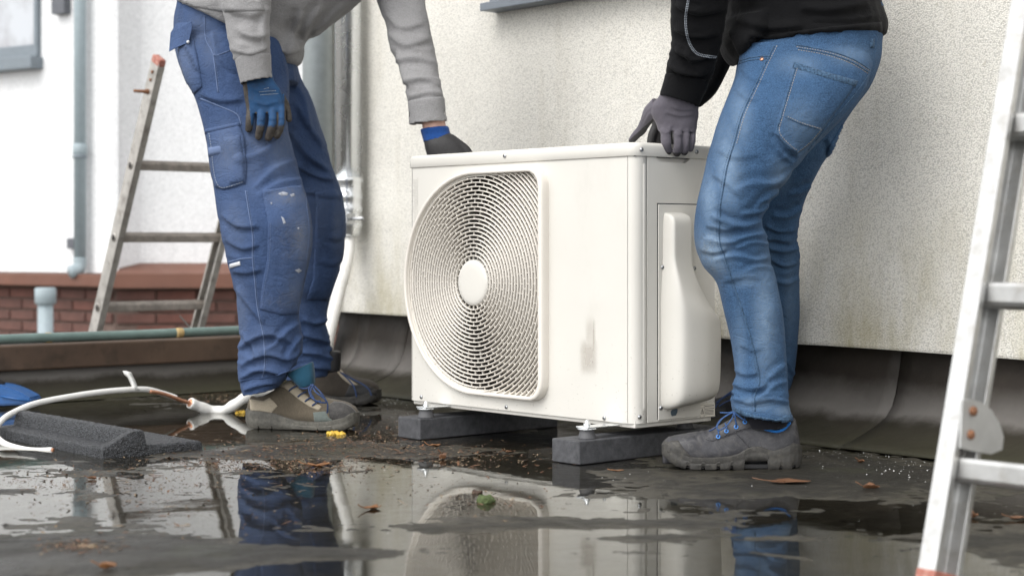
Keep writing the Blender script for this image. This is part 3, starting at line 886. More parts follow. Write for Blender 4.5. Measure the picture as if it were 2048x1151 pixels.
link('clamp_bolt', tube_me([bp, bp - DV * .10], .0055, 10), 'screw', pz)
bm = bmesh.new()
for k in (0.002, .022): obox(bm, bp - DV * k - NV * .018 - ZV * .018, NV * .036, -DV * .009, ZV * .036, .003)
link('clamp_lug', bm2me(bm), 'screw', pz, False)
wp = [P(699, 462, 5.72), P(697, 500, 5.68), P(688, 545, 5.62), P(676, 590, 5.58), P(664, 640, 5.52), P(654, 690, 5.48), P(650, 730, 5.47), P(650, 775, 5.46)]
o = link('white_drain_hose', tube_me(smoothpath(wp, 6), .021, 16), 'pvc_white')
tag(o, 'bent white plastic hose below the zinc pipe behind the blue work trousers', 'hose')

# ================================================================== the outdoor unit
UR = Vector((0.270, 3.770, 0.0))                     # its near front corner, in plan
UW = Vector((-0.6637, 0.7480, 0.0)).normalized()     # along the front, to the left
UD = Vector((UW.y, -UW.x, 0.0))                      # into its depth
UWID, UDEP, UZ0, UZ1 = 0.797, 0.262, 0.082, 0.702
def U(w, d, z): return UR + UW * w + UD * d + ZV * z
unit = thing('outdoor_unit', U(.4, .13, UZ0), 'cream white heat pump outdoor unit with round fan grille between the two men', 'heat pump')
LIDH = .029
ZT = UZ1 - LIDH                                      # top of the casing, under the lid
FW, FZ, FR = .538, .384, .266                        # fan centre and radius
GR, GRC = .248, .038                                 # straight right side of the grille, its corner
def dshape(r, gr, gc, n=128):
    """outline of the grille opening: half circle on the left, square with rounded corners on the right"""
    out = []
    for k in range(n):
        th = 2 * math.pi * k / n
        c, s = math.cos(th), math.sin(th)             # c > 0: towards the left end (larger w)
        if c >= 0: out.append((r * c, r * s)); continue
        # ray against the rounded square [-gr, 0] x [-r, r]
        t = min(gr / -c if c < -1e-9 else 1e9, r / abs(s) if abs(s) > 1e-9 else 1e9)
        x, y = t * c, t * s
        cx, cy = -(gr - gc), math.copysign(r - gc, s)
        if x < cx and abs(y) > r - gc:
            bq = c * cx + s * cy; cc = cx * cx + cy * cy - gc * gc
            t = bq + math.sqrt(max(0, bq * bq - cc)); x, y = t * c, t * s
        out.append((x, y))
    return out
# --- front panel, wrapped round the near corner, open behind the grille
RC = .024
def rect_ray(th, w0, w1, z0, z1):
    c, s = math.cos(th), math.sin(th)
    t = 1e9
    if c > 1e-9: t = min(t, (w1 - FW) / c)
    if c < -1e-9: t = min(t, (w0 - FW) / c)
    if s > 1e-9: t = min(t, (z1 - FZ) / s)
    if s < -1e-9: t = min(t, (z0 - FZ) / s)
    return FW + t * c, FZ + t * s
w0, w1 = RC, UWID - .010
hole = dshape(FR - .008, GR - .006, GRC)
angs = sorted(set([math.atan2(y, x) for x, y in hole] + [math.atan2(b - FZ, a - FW) for a in (w0, w1) for b in (UZ0, ZT)]))
def on_d(th):
    c, s = math.cos(th), math.sin(th)
    lo = min(hole, key=lambda q: abs((math.atan2(q[1], q[0]) - th + math.pi) % (2 * math.pi) - math.pi))
    r = math.hypot(*lo); return FW + r * c, FZ + r * s
bm = bmesh.new()
ra = []; rb = []; rc_ = []
for th in angs:
    a = on_d(th); b = rect_ray(th, w0, w1, UZ0, ZT)
    ra.append(bm.verts.new(U(a[0], 0, a[1]))); rb.append(bm.verts.new(U(b[0], 0, b[1]))); rc_.append(bm.verts.new(U(a[0], .02, a[1])))
n_ = len(angs)
for k in range(n_):
    k2 = (k + 1) % n_
    bm.faces.new((ra[k], ra[k2], rb[k2], rb[k])); bm.faces.new((ra[k], rc_[k], rc_[k2], ra[k2]))
# near corner and the pressed rib beside it
SEAM_D = .0375
pl = [(RC * (1 - math.sin(a)), RC * (1 - math.cos(a))) for a in np.linspace(0, math.pi / 2, 9)] + [(0, SEAM_D), (.012, SEAM_D + .0004)]
def strip(bm, pl, z0, z1):
    r0 = [bm.verts.new(U(w, d, z0)) for w, d in pl]; r1 = [bm.verts.new(U(w, d, z1)) for w, d in pl]
    for i in range(len(pl) - 1): bm.faces.new((r0[i], r0[i + 1], r1[i + 1], r1[i]))
strip(bm, [(RC, 0)] + pl[1:] if pl[0] != (RC, 0) else pl, UZ0, ZT)
# left end: rounded and closed
pl2 = [(UWID - .010 + .010 * math.sin(a), .010 * (1 - math.cos(a))) for a in np.linspace(0, math.pi / 2, 6)] + [(UWID, UDEP)]
strip(bm, pl2, UZ0, ZT)
bmesh.ops.remove_doubles(bm, verts=bm.verts, dist=.00005)
fp = link('front_panel', bm2me(bm), 'cream', unit, False)
for p_ in fp.data.polygons: p_.use_smooth = not (abs(p_.normal.dot(UD)) > .9999)
# --- side panel, back, base, coil behind the grille
bm = bmesh.new()
obox(bm, U(.0, SEAM_D + .0022, UZ0), UD * (UDEP - SEAM_D - .0022), UW * .012, ZV * (ZT - UZ0 - .001), .0008, 1)
sp = link('side_panel', bm2me(bm), 'cream', unit, False)
# handle recess under the lid, scooped out of the side panel
cut = bmesh.new()
hd = [(.062, ZT + .02), (.067, ZT - .005), (.080, ZT - .0125), (.165, ZT - .0125), (.178, ZT - .005), (.184, ZT + .02)]
a_ = [cut.verts.new(U(-.01, d, z)) for d, z in hd]; b_ = [cut.verts.new(U(.03, .13 + (d - .13) * .9, z)) for d, z in hd]
cut.faces.new(a_); cut.faces.new(b_[::-1])
for i in range(6): cut.faces.new((a_[i], b_[i], b_[(i + 1) % 6], a_[(i + 1) % 6]))
co_ = link('cut', bm2me(cut), 'cream', None, False)
md = sp.modifiers.new('b', 'BOOLEAN'); md.object = co_; md.operation = 'DIFFERENCE'; md.solver = 'EXACT'
co_.location = -sp.location * 0
bpy.context.view_layer.update()
me = bpy.data.meshes.new_from_object(sp.evaluated_get(bpy.context.evaluated_depsgraph_get()))
sp.modifiers.clear(); sp.data = me
bpy.data.objects.remove(co_)
box_obj('handle_cup', U(.0105, .055, ZT - .05), UD * .135, UW * .002, ZV * .048, 'cream', unit, 0)
box_obj('back_panel', U(.0125, UDEP - .010, UZ0 + .001), UD * .009, UW * (UWID - .0135), ZV * (ZT - UZ0 - .002), 'dark_inside', unit, 0)
box_obj('divider', U(.155, .03, UZ0 + .012), UD * .2, UW * .004, ZV * (ZT - UZ0 - .02), 'dark_inside', unit, 0)
bm = bmesh.new(); obox(bm, U(.006, .006, UZ0 - .010), UW * (UWID - .012), UD * (UDEP - .012), ZV * .018, .002)
link('base_pan', bm2me(bm), 'cream', unit, False)
# --- lid
bm = bmesh.new()
o_ = .0035
pts = []
def arc(cx, cy, r, a0, a1, n): return [(cx + r * math.cos(a), cy + r * math.sin(a)) for a in np.linspace(a0, a1, n)]
R_ = .027
outl = arc(-o_ + R_, -o_ + R_, R_, math.pi * 1.5, math.pi, 8) + arc(-o_ + .008, UDEP + o_ - .008, .008, math.pi, math.pi / 2, 4) + arc(UWID + o_ - .008, UDEP + o_ - .008, .008, math.pi / 2, 0, 4) + arc(UWID + o_ - .012, -o_ + .012, .012, 0, -math.pi / 2, 5)
cxm, cym = UWID / 2, UDEP / 2
def inset(q, t):
    return (q[0] + (cxm - q[0]) * t / (abs(cxm - q[0]) + 1e-9) if abs(cxm - q[0]) > .05 else q[0], q[1] + (cym - q[1]) * t / (abs(cym - q[1]) + 1e-9) if abs(cym - q[1]) > .02 else q[1])
lev = [(.004, ZT + .0005), (.0008, ZT - .0022), (0, ZT - .001), (0, UZ1 - .010), (.001, UZ1 - .006), (.0035, UZ1 - .0025), (.008, UZ1 - .0004), (.014, UZ1), (.05, UZ1 + .001)]
rows = [[bm.verts.new(U(*inset(q, t), z)) for q in outl] for t, z in lev]
for a, b in zip(rows, rows[1:]):
    for i in range(len(a)):
        j = (i + 1) % len(a); bm.faces.new((a[i], a[j], b[j], b[i]))
bm.faces.new(rows[-1]); bm.faces.new(rows[0][::-1])
link('lid', bm2me(bm), 'cream', unit)
box_obj('lid_shadow_gap', U(.004, .004, ZT - .0028), UW * (UWID - .008), UD * (UDEP - .008), ZV * .002, 'gap', unit, 0)
# --- pressed rib on the corner
bm = bmesh.new()
for z0_, z1_ in ((.11, .655),):
    L_ = []
    for k in range(9):
        th = math.pi * k / 8
        L_.append((.0245 + .0045 * (1 - math.cos(th)) , -.0016 * math.sin(th)))
    zs = [z0_ + (z1_ - z0_) * t for t in (0, .006, .014, .986, .994, 1)]; am = [0, .7, 1, 1, .7, 0]
    rws = [[bm.verts.new(U(-.0003 + q[1] * a, q[0], z)) for q in L_] for z, a in zip(zs, am)]
    for a, b in zip(rws, rws[1:]):
        for i in range(8): bm.faces.new((a[i], a[i + 1], b[i + 1], b[i]))
link('pressed_rib', bm2me(bm), 'cream', unit)
# --- grille: surround, rings, ribs, hub
gr = bpy.data.objects.new('fan_grille', None)
ou = dshape(FR + .006, GR + .012, GRC + .008); inn = dshape(FR - .003, GR - .002, GRC)
v = []; f = []; n_ = len(ou)
def gpt(q, proud): return U(FW + q[0], -proud, FZ + q[1])
def prd(q): return .013 + .010 * max(0, -q[0] / GR)       # the surround stands prouder on its square side
for q, q2 in zip(ou, inn):
    k = prd(q)
    mid = ((q[0] * .75 + q2[0] * .25), (q[1] * .75 + q2[1] * .25))
    m2 = ((q[0] * .3 + q2[0] * .7), (q[1] * .3 + q2[1] * .7))
    v += [gpt(q, -.001), gpt(q, k * .55), gpt((q[0] * .95 + q2[0] * .05, q[1] * .95 + q2[1] * .05), k * .85), gpt(mid, k * .98), gpt(m2, k), gpt((q2[0], q2[1]), k - .0012), gpt((q2[0] * .998, q2[1] * .998), k - .004), gpt(q2, -.008)]
for k in range(n_):
    k2 = (k + 1) % n_
    for j in range(7): f.append((k * 8 + j, k2 * 8 + j, k2 * 8 + j + 1, k * 8 + j + 1))
sur = link('fan_grille', pyd(v, f), 'cream_grille', unit)
bm = bmesh.new(); bm.from_mesh(sur.data); bmesh.ops.recalc_face_normals(bm, faces=bm.faces); bm.to_mesh(sur.data); bm.free()
NR = 21
r_in, r_out = .056, FR - .003
radii = [r_in + (r_out - r_in) * (i + 1) / NR for i in range(int(NR * 1.42))]
def inside(x, y, m=.0):
    if x >= 0: return math.hypot(x, y) <= r_out + .0005 - m
    if x < -(GR - .002) + m or abs(y) > r_out - m: return False
    cx, cy = -(GR - .002 - GRC), r_out - GRC
    if x < cx and abs(y) > cy: return math.hypot(x - cx, abs(y) - cy) <= GRC - m
    return True
def dome(r): return .004 + .009 * max(0.0, 1 - (r / r_out) ** 2)
def slope_p(x): return .006 * max(0, -x / GR)
BD = .0125                                                # depth of the ring bars
def bar_ring(r, th0, th1, wid=.0025):
    n = max(6, int(abs(th1 - th0) * r / .011) + 1); v = []; f = []
    for i in range(n + 1):
        th = th0 + (th1 - th0) * i / n; c, s = math.cos(th), math.sin(th)
        pr_ = dome(r) + slope_p(r * c)
        for rr, pp in ((r - wid * .6, pr_ - BD), (r - wid * .5, pr_ - .0008), (r - wid * .2, pr_), (r + wid * .2, pr_), (r + wid * .5, pr_ - .0008), (r + wid * .6, pr_ - BD)):
            v.append(U(FW + rr * c, -pp, FZ + rr * s))
    for i in range(n):
        for j in range(6):
            j2 = (j + 1) % 6; f.append((i * 6 + j, (i + 1) * 6 + j, (i + 1) * 6 + j2, i * 6 + j2))
    return v, f
for r in radii:
    ks = 720; ins = [inside(r * math.cos(2 * math.pi * k / ks), r * math.sin(2 * math.pi * k / ks)) for k in range(ks)]
    pieces = []
    if all(ins):
        pieces.append(bar_ring(r, 0, 2 * math.pi))
    else:
        k = 0
        st = next((i for i in range(ks) if ins[i] and not ins[i - 1]), None)
        if st is None: continue
        i = st
        while i < st + ks:
            if ins[i % ks] and not ins[(i - 1) % ks]:
                j = i
                while ins[j % ks]: j += 1
                pieces.append(bar_ring(r, 2 * math.pi * (i - .6) / ks, 2 * math.pi * (j - .4) / ks)); i = j
            else: i += 1
    for V, F in pieces:
        o = link('grille_ring', pyd(V, F), 'cream_grille', sur)
        bm = bmesh.new(); bm.from_mesh(o.data); bmesh.ops.recalc_face_normals(bm, faces=bm.faces); bm.to_mesh(o.data); bm.free()
V = []; F = []
rr_ = [r_in] + radii
for i, (ra_, rb_) in enumerate(zip(rr_, rr_[1:])):
    nseg = 24 if ra_ < .172 else 48
    for k in range(nseg):
        th = 2 * math.pi * (k + (.5 if i % 2 else 0)) / nseg; c, s = math.cos(th), math.sin(th)
        if not (inside(ra_ * c, ra_ * s)): continue
        re = rb_
        if not inside(rb_ * c, rb_ * s):
            while re > ra_ and not inside(re * c, re * s): re -= .001
        tw = .00055; tx, ty = -s * tw, c * tw
        o = len(V)
        for r in (ra_, re):
            pr_ = dome(r) + slope_p(r * c) - .0026
            for sg in (-1, 1):
                for dp_ in (0, .004): V.append(U(FW + r * c + sg * tx, -(pr_ - dp_), FZ + r * s + sg * ty))
        F += [(o, o + 2, o + 6, o + 4), (o, o + 4, o + 5, o + 1), (o + 2, o + 3, o + 7, o + 6), (o + 1, o + 5, o + 7, o + 3)]
tag(link('grille_ribs', pyd(V, F), 'cream_grille', sur, False), kind='stuff')
hubp = [(.0, .0150), (.030, .0148), (.046, .0142), (.053, .0128), (.056, .0095), (.0565, .000), (.0565, -.004)]
V = []; F = []; sg = 48
for r, pr_ in hubp:
    for k in range(sg): V.append(U(FW + max(r, .0005) * math.cos(2 * math.pi * k / sg), -pr_, FZ + max(r, .0005) * math.sin(2 * math.pi * k / sg)))
for i in range(len(hubp) - 1):
    for k in range(sg): F.append((i * sg + k, i * sg + (k + 1) % sg, (i + 1) * sg + (k + 1) % sg, (i + 1) * sg + k))
F.append(tuple(range(sg)))
o = link('hub_cap', pyd(V, F), 'cream', sur)
bm = bmesh.new(); bm.from_mesh(o.data); bmesh.ops.recalc_face_normals(bm, faces=bm.faces); bm.to_mesh(o.data); bm.free()
# fan behind the grille: shroud, motor hub, three blades
V = []; F = []
for d, r in ((.022, .262), (.035, .250), (.10, .248)):
    for k in range(64): V.append(U(FW + r * math.cos(2 * math.pi * k / 64), d, FZ + r * math.sin(2 * math.pi * k / 64)))
for i in range(2):
    for k in range(64): F.append((i * 64 + k, i * 64 + (k + 1) % 64, (i + 1) * 64 + (k + 1) % 64, (i + 1) * 64 + k))
link('fan_shroud', pyd(V, F), 'fan_grey', unit)
fan = link('fan', tube_me([U(FW, .04, FZ), U(FW, .045, FZ), U(FW, .12, FZ)], [.03, .06, .06], 32), 'fan_grey', unit)
for b in range(3):
    V = []; F = []; nr, nt = 8, 10
    for i in range(nr + 1):
        r = .055 + .185 * i / nr
        for j in range(nt + 1):
            th = b * 2 * math.pi / 3 + 1.2 + (j / nt) * (1.25 - .25 * i / nr) + .35 * i / nr
            V.append(U(FW + r * math.cos(th), .05 + .055 * (1 - j / nt), FZ + r * math.sin(th)))
    for i in range(nr):
        for j in range(nt): q = i * (nt + 1) + j; F.append((q, q + 1, q + nt + 2, q + nt + 1))
    o = link('blade', pyd(V, F), 'fan_grey', fan)
    o.modifiers.new('s', 'SOLIDIFY').thickness = .002
def sm01(x):
    x = max(0.0, min(1.0, x)); return x * x * (3 - 2 * x)
# --- service cover on the side with its bottle-shaped bulge
box_obj('service_cover_gap', U(-.0006, .0700, UZ0 + .006), UD * .1425, UW * .002, ZV * (.5685 - UZ0 - .006), 'gap', unit, 0)
bm = bmesh.new(); obox(bm, U(-.0028, .0722, UZ0 + .004), UD * .1388, UW * .004, ZV * (.5660 - UZ0 - .004), .0012, 2)
cov = link('service_cover', bm2me(bm), 'cream', unit, False)
stz = [  # height, near edge, far edge, how far it stands out
    (.548, .093, .150, .0000), (.545, .091, .153, .012), (.540, .089, .156, .021), (.530, .088, .157, .026), (.515, .087, .158, .027), (.47, .086, .158, .027), (.452, .086, .159, .0275), (.442, .0855, .162, .029), (.430, .085, .168, .032),
    (.415, .084, .178, .037), (.395, .0825, .194, .045), (.372, .081, .211, .053), (.348, .080, .225, .059), (.325, .080, .232, .061), (.30, .080, .234, .061), (.24, .080, .234, .061), (.18, .080, .234, .060), (.145, .080, .233, .058), (.128, .081, .231, .053), (.118, .083, .227, .044), (.112, .087, .222, .030), (.108, .093, .215, .012), (.107, .098, .21, .000)]
V = []; F = []
SEC = [(0, 0), (.012, .16), (.04, .56), (.09, .79), (.17, .88), (.32, .945), (.46, .985), (.56, 1.0), (.68, .965), (.80, .91), (.90, .84), (.96, .68), (.985, .36), (1, 0)]
sg = len(SEC)
for z, d0, d1, q in stz:
    body_ = sm01((.44 - z) / .10)
    for x, y in SEC:
        x2 = x; sh = -.055 * max(0.0, 1 - abs(z - .385) / .10) * x
        y2 = y * body_ + (1 - body_) * (min(1.0, y * 1.25) if x < .6 else min(1.0, y * 1.2))
        V.append(U(-.0022 - q * y2 * 1.10, d0 + x2 * (d1 - d0), z + sh + (.014 * x if z < .2 else 0)))
for i in range(len(stz) - 1):
    for k in range(sg - 1): F.append((i * sg + k, i * sg + k + 1, (i + 1) * sg + k + 1, (i + 1) * sg + k))
o = link('valve_bulge', pyd(V, F), 'cream', cov)
bm = bmesh.new(); bm.from_mesh(o.data); bmesh.ops.recalc_face_normals(bm, faces=bm.faces); bm.to_mesh(o.data); bm.free()
o.modifiers.new('s', 'SUBSURF').levels = 2; o.modifiers['s'].render_levels = 2
# knock-out hole, warning label
def on_side(px, py, q=0.0):
    u = (px - CX) / FPX; o = UR - UW * q
    d = (u * o.y - o.x) / (UD.x - u * UD.y); p = o + UD * d
    return d, CZ - (py - HY) / FPX * p.y
def on_front(px, py):
    u = (px - CX) / FPX; w = (u * UR.y - UR.x) / (UW.x - u * UW.y); p = UR + UW * w
    return w, CZ - (py - HY) / FPX * p.y
d_, z_ = on_side(1348, 824, .003)
V = [U(-.0032, d_ + .012 * x, z_ + .0075 * y + .001 * x) for x, y in ((-.9, -.2), (-.6, -1), (.5, -1), (.85, -.3), (1, .8), (.7, 1), (-.5, .9), (-.9, .5))]
link('knockout_hole', pyd(V, [tuple(range(8))]), 'hole_blue', cov, False)
d0, z0 = on_side(1401, 836, .003); d1, z1 = on_side(1432.5, 806, .003); d1 = min(d1, UDEP - .001)
lb = box_obj('warning_label', U(-.0008, d0, z0 + .001), UD * (d1 - d0), UW * .0008, ZV * (z1 - z0), 'label', unit, 0)
bm = bmesh.new()
Wd, Hd = d1 - d0, z1 - z0
def lab(x0, x1, y0, y1):
    obox(bm, U(-.0011, d0 + Wd * x0, z0 + .001 + Hd * y0), UD * Wd * (x1 - x0), UW * .0004, ZV * Hd * (y1 - y0))
for y in (.02, .72, .93): lab(.03, .97, y, y + .02)
lab(.03, .045, .02, .95); lab(.28, .295, .02, .95)
for y in (.60, .48, .38, .28, .18): lab(.34, .92 if y != .60 else .95, y, y + .05)
lab(.34, .95, .80, .86)
link('label_lines', bm2me(bm), 'print', lb, False)
tri = []
def tb(a, b, w=.0011):
    a = Vector(a); b = Vector(b); t = (b - a).normalized() * w; p = Vector((-t.y, t.x))
    return [a - p, b - p, b + p, a + p]
V = []; F = []
T3 = [(.06, .30), (.26, .30), (.16, .66)]
for a, b in ((0, 1), (1, 2), (2, 0)):
    q = tb((T3[a][0] * Wd, T3[a][1] * Hd), (T3[b][0] * Wd, T3[b][1] * Hd), .0007); o_ = len(V)
    V += [U(-.0012, d0 + p.x, z0 + .001 + p.y) for p in q]; F.append((o_, o_ + 1, o_ + 2, o_ + 3))
q = tb((.16 * Wd, .34 * Hd), (.16 * Wd, .54 * Hd), .0007); o_ = len(V); V += [U(-.0012, d0 + p.x, z0 + .001 + p.y) for p in q]; F.append((o_, o_ + 1, o_ + 2, o_ + 3))
link('warning_triangle', pyd(V, F), 'print', lb, False)
# faint printed strip near the left edge of the front
wA, zA1 = on_front(836, 355); wB, zB1 = on_front(821, 445); wA2, _ = on_front(822, 355)
bm = bmesh.new()
hh = zA1 - zB1
def stl(x0, x1, y0, y1): obox(bm, U(wA + (wA2 - wA) * x0, -.0004, zB1 + hh * y0), UW * (wA2 - wA) * (x1 - x0), UD * .0004, ZV * hh * (y1 - y0))
stl(0, .05, 0, 1)
random.seed(4)
for k in range(30):
    y = .02 + .96 * k / 30
    if k % 7 == 0: stl(0, .95, y, y + .012)
    else: stl(.12, random.uniform(.4, .85), y, y + .010)
st_ = link('printed_strip', bm2me(bm), 'print_pale', unit, False)
# screws
def screw(c, nrm, r=.0052):
    nrm = nrm.normalized()
    o = link('screw', tube_me([c - nrm * .001, c + nrm * .001, c + nrm * .0026, c + nrm * .0036, c + nrm * .0039], [r, r, r * .86, r * .5, r * .1], 14), 'screw', unit)
    s = nrm.cross(ZV).normalized(); bm = bmesh.new()
    obox(bm, c + nrm * .0034 - s * r * .5 - ZV * .0005, s * r, ZV * .001, nrm * .0007)
    obox(bm, c + nrm * .0034 - ZV * r * .5 - s * .0005, s * .001, ZV * r, nrm * .0008)
    link('screw_slot', bm2me(bm), 'gap', o, False)
for px_, py_ in ((1013, 813), (843, 793), (1209, 835)):
    w_, z_ = on_front(px_, py_); screw(U(w_, 0, z_), -UD)
for px_, py_ in ((1012, 312),):
    w_, z_ = on_front(px_, py_); screw(U(w_, -.0035, z_), -UD)
for px_, py_, q in ((1279, 833, 0), (1283, 299, .0035), (1393, 304, .0035), (1325, 534, .003), (1388.5, 536, .003), (1321.5, 815, .003)):
    d_, z_ = on_side(px_, py_, q); screw(U(-q, d_, z_), -UW)
# mounting feet: zinc bracket, stud and nut, rubber cone
BLH = .052
def foot(w, d, dirw, near=True):
    c = U(w, d, 0)
    br = bmesh.new(); obox(br, c - UW * .019 + UD * 0 - UD * .016 + ZV * (UZ0 - .0068), UW * .038, UD * .10, ZV * .0035, .0012)
    b = link('foot_bracket', bm2me(br), 'zinc', unit, False)
    link('foot_washer', tube_me([c + ZV * (UZ0 - .0100), c + ZV * (UZ0 - .0070)], .0215, 24), 'zinc', b)
    link('foot_stud', tube_me([c + ZV * (UZ0 - .006), c + ZV * (UZ0 + .010)], .0045, 10), 'zinc', b)
    link('foot_nut', tube_me([c + ZV * (UZ0 - .0035), c + ZV * (UZ0 + .003)], .0085, 6), 'zinc', b)
    zt_, zb_ = UZ0 - .0100, BLH
    link('rubber_foot', tube_me([c + ZV * (zb_ + .0002), c + ZV * (zb_ + .002), c + ZV * (zb_ + (zt_ - zb_) * .9), c + ZV * zt_], [.0205, .0200, .0155, .0150], 24), 'rubber_grey', unit)
pF = GP(1174, 876, BLH); pB = GP(852, 834, BLH)
for p_ in (pF, pB):
    q = p_ - UR; w_, d_ = q.dot(UW), q.dot(UD)
    foot(w_, d_ , 1); foot(w_, d_ + .315, 1)
# --- rubber blocks under it
for (nx, ny), lab_ in (((1159, 930), 'dark grey rubber block under the near right corner of the outdoor unit'), ((840, 880), 'dark rubber block under the left end of the outdoor unit')):
    g = GP(nx, ny)
    bm = bmesh.new(); obox(bm, g + ZV * .0006, UW * .088, UD * .46, ZV * (BLH - .0006), .003, 2)
    tag(link('rubber_block', bm2me(bm), 'rubber_block', None, False), lab_, 'support block', 'rubber blocks under the outdoor unit')

# ================================================================== ladders
def rail_me(o, up, ln, wide, deep, depv, widv, lip=.010, th=.0022):
    """open C-section rail: web on the outside, flanges front and back with turned lips"""
    pr = [(0, 0), (wide, 0), (wide, lip), (wide - th, lip), (wide - th, th), (th, th), (th, deep - th), (wide - th, deep - th), (wide - th, deep - lip), (wide, deep - lip), (wide, deep), (0, deep)]
    bm = bmesh.new()
    a = [bm.verts.new(o + widv * x + depv * y) for x, y in pr]; b = [bm.verts.new(o + widv * x + depv * y + up * ln) for x, y in pr]
    n = len(pr)
    for i in range(n): bm.faces.new((a[i], a[(i + 1) % n], b[(i + 1) % n], b[i]))
    fa = bm.faces.new(a[::-1]); fb = bm.faces.new(b)
    bmesh.ops.triangulate(bm, faces=[fa, fb])
    ed = [e for e in bm.edges if len(e.link_faces) == 2 and abs((e.verts[0].co - e.verts[1].co).normalized().dot(up)) > .99]
    bmesh.ops.bevel(bm, geom=ed, offset=.0009, segments=1, affect='EDGES')
    return bm2me(bm)
def rung_me(c, ax, up, dep, ln, h=.030, d=.030):
    pr = [(-.5, -.35), (-.35, -.5), (.35, -.5), (.5, -.35), (.5, .2), (.42, .42), (.2, .5), (-.2, .5), (-.42, .42), (-.5, .2)]
    bm = bmesh.new()
    # ribbed tread: small ridges on the upper face
    pr = pr[:5] + [(.5, .30), (.44, .46), (.33, .5), (.24, .46), (.15, .5), (.06, .46), (-.03, .5), (-.12, .46), (-.21, .5), (-.3, .46), (-.36, .5), (-.44, .46), (-.5, .3)]
    a = [bm.verts.new(c + dep * x * d + up * y * h) for x, y in pr]; b = [bm.verts.new(c + dep * x * d + up * y * h + ax * ln) for x, y in pr]
    n = len(pr)
    for i in range(n): bm.faces.new((a[i], a[(i + 1) % n], b[(i + 1) % n], b[i]))
    bm.faces.new(a[::-1]); bm.faces.new(b)
    return bm2me(bm)
# ---- near ladder at the right edge
rl = thing('aluminium_ladder', (0.588, 2.45, 0), 'bright aluminium ladder in the foreground at the right edge, leaning to the wall', 'ladder')
up = (NV * .28 + ZV).normalized(); dep = (NV - ZV * .28).normalized(); wid = -DV
ft = GP(1832, 1158); LW = .40
base = Vector((ft.x, ft.y, .004))
RWID, RDEP = .030, .066
Lr = 3.05
r1 = link('rail', rail_me(base + up * .008, up, Lr, RWID, RDEP, dep, wid, .012), 'alu', rl, False)
r2 = link('rail', rail_me(base + wid * (LW + RWID) + up * .008, up, Lr, RWID, RDEP, dep, -wid, .012), 'alu', rl, False)
for b_, w_ in ((base, wid), (base + wid * (LW + RWID), -wid)):
    bm = bmesh.new(); obox(bm, b_ - w_ * .0015 - dep * .0015 - up * .006, w_ * (RWID + .003), dep * (RDEP + .003), up * .020, .003)
    link('rubber_foot', bm2me(bm), 'red_cap', rl, False)
for k in range(12):
    zc = .156 + .25 * k
    c = base + up * (zc / up.z) + dep * (RDEP * .52) + wid * .003
    if zc > 2.95: break
    link('rung', rung_me(c, wid, ZV, dep, LW + RWID - .006, .034, .034), 'alu', rl, False)
# hinge plate with two rusty bolts
d_ = wid
def onrail(px, py):
    # on the plane of the rail's inner side
    o = base + wid * (RWID + .001); nrm = wid
    dr = P(px, py, 1.0) - EYE; k = (o - EYE).dot(nrm) / dr.dot(nrm); return EYE + dr * k
pl = [(1921, 800), (1938, 797), (1957, 802), (1978, 818), (1995, 845), (2003, 872), (2000, 898), (1978, 907), (1945, 902), (1917, 895)]
bm = bmesh.new()
a = [bm.verts.new(onrail(*q)) for q in pl]; b = [bm.verts.new(onrail(*q) + wid * .004) for q in pl]
bm.faces.new(a); bm.faces.new(b[::-1])
for i in range(len(pl)): bm.faces.new((a[i], b[i], b[(i + 1) % len(pl)], a[(i + 1) % len(pl)]))
hp = link('hinge_plate', bm2me(bm), 'alu_plate', rl, False)
for q in ((1940, 821), (1935, 868)):
    c = onrail(*q)
    link('bolt', tube_me([c, c + wid * .008, c + wid * .0105], [.0072, .0072, .004], 8), 'rust', hp)
# ---- old ladder outside the roof edge
ll = thing('old_ladder', (-1.9, 6.9, -3.2), 'worn grey ladder with a red end cap rising beyond the roof edge at left', 'ladder')
LUP = (-DV * .495 + ZV).normalized(); LDEP = (-DV - ZV * -.0).normalized()
LDEP = (LDEP - LUP * LDEP.dot(LUP)).normalized()       # towards the roof
p1 = P(198, 640, 6.3)
t_up = (p1.z - (-3.19)) / LUP.z
foot_ = p1 - LUP * t_up
top = P(318, 118, 6.02)
Ln = t_up + (top - p1).dot(LUP)
LWID = .455
link('rail', rail_me(foot_ , LUP, Ln, .026, .058, -LDEP, NV, .010), 'alu_old', ll, False)
link('rail', rail_me(foot_ + NV * LWID, LUP, Ln - .02, .026, .058, -LDEP, -NV, .010), 'alu_old', ll, False)
for w_, e in ((NV * 0, 1), (NV * LWID, -1)):
    bm = bmesh.new(); obox(bm, foot_ + w_ + LUP * (Ln - (.02 if e < 0 else 0)) - NV * e * .001 + LDEP * .001 - LUP * .012, NV * e * .028, -LDEP * .060, LUP * .030, .006)
    link('end_cap', bm2me(bm), 'red_cap', ll, False)
zr = .234
for k in range(-13, 4):
    z = zr + .2565 * k
    if z > .85: break
    c = foot_ + LUP * ((z - foot_.z) / LUP.z) - LDEP * .03 + NV * .012
    link('rung', rung_me(c, NV, ZV, LDEP, LWID - .02, .028, .030), 'rung_old', ll, False)
    if k >= 0:
        e = c - NV * .014
        link('rung_end', tube_me([e + NV * .004, e - NV * .001, e - NV * .001], [.016, .016, .012], 18), 'alu_old', ll)
        link('rung_hole', tube_me([e - NV * .0008, e - NV * .0015], .0105, 18), 'dark_inside', ll)
for q, r in (((316, 140), .006), ((313, 158), .006)):
    c = P(q[0], q[1], 6.03)
    d = (c - foot_); c = foot_ + LUP * d.dot(LUP) + NV * -.0016 - LDEP * .028
    link('bolt', tube_me([c, c - NV * .003], r, 10), 'rust', ll)
c = P(306, 180, 6.05); d = c - foot_; c = foot_ + LUP * d.dot(LUP) - LDEP * .028
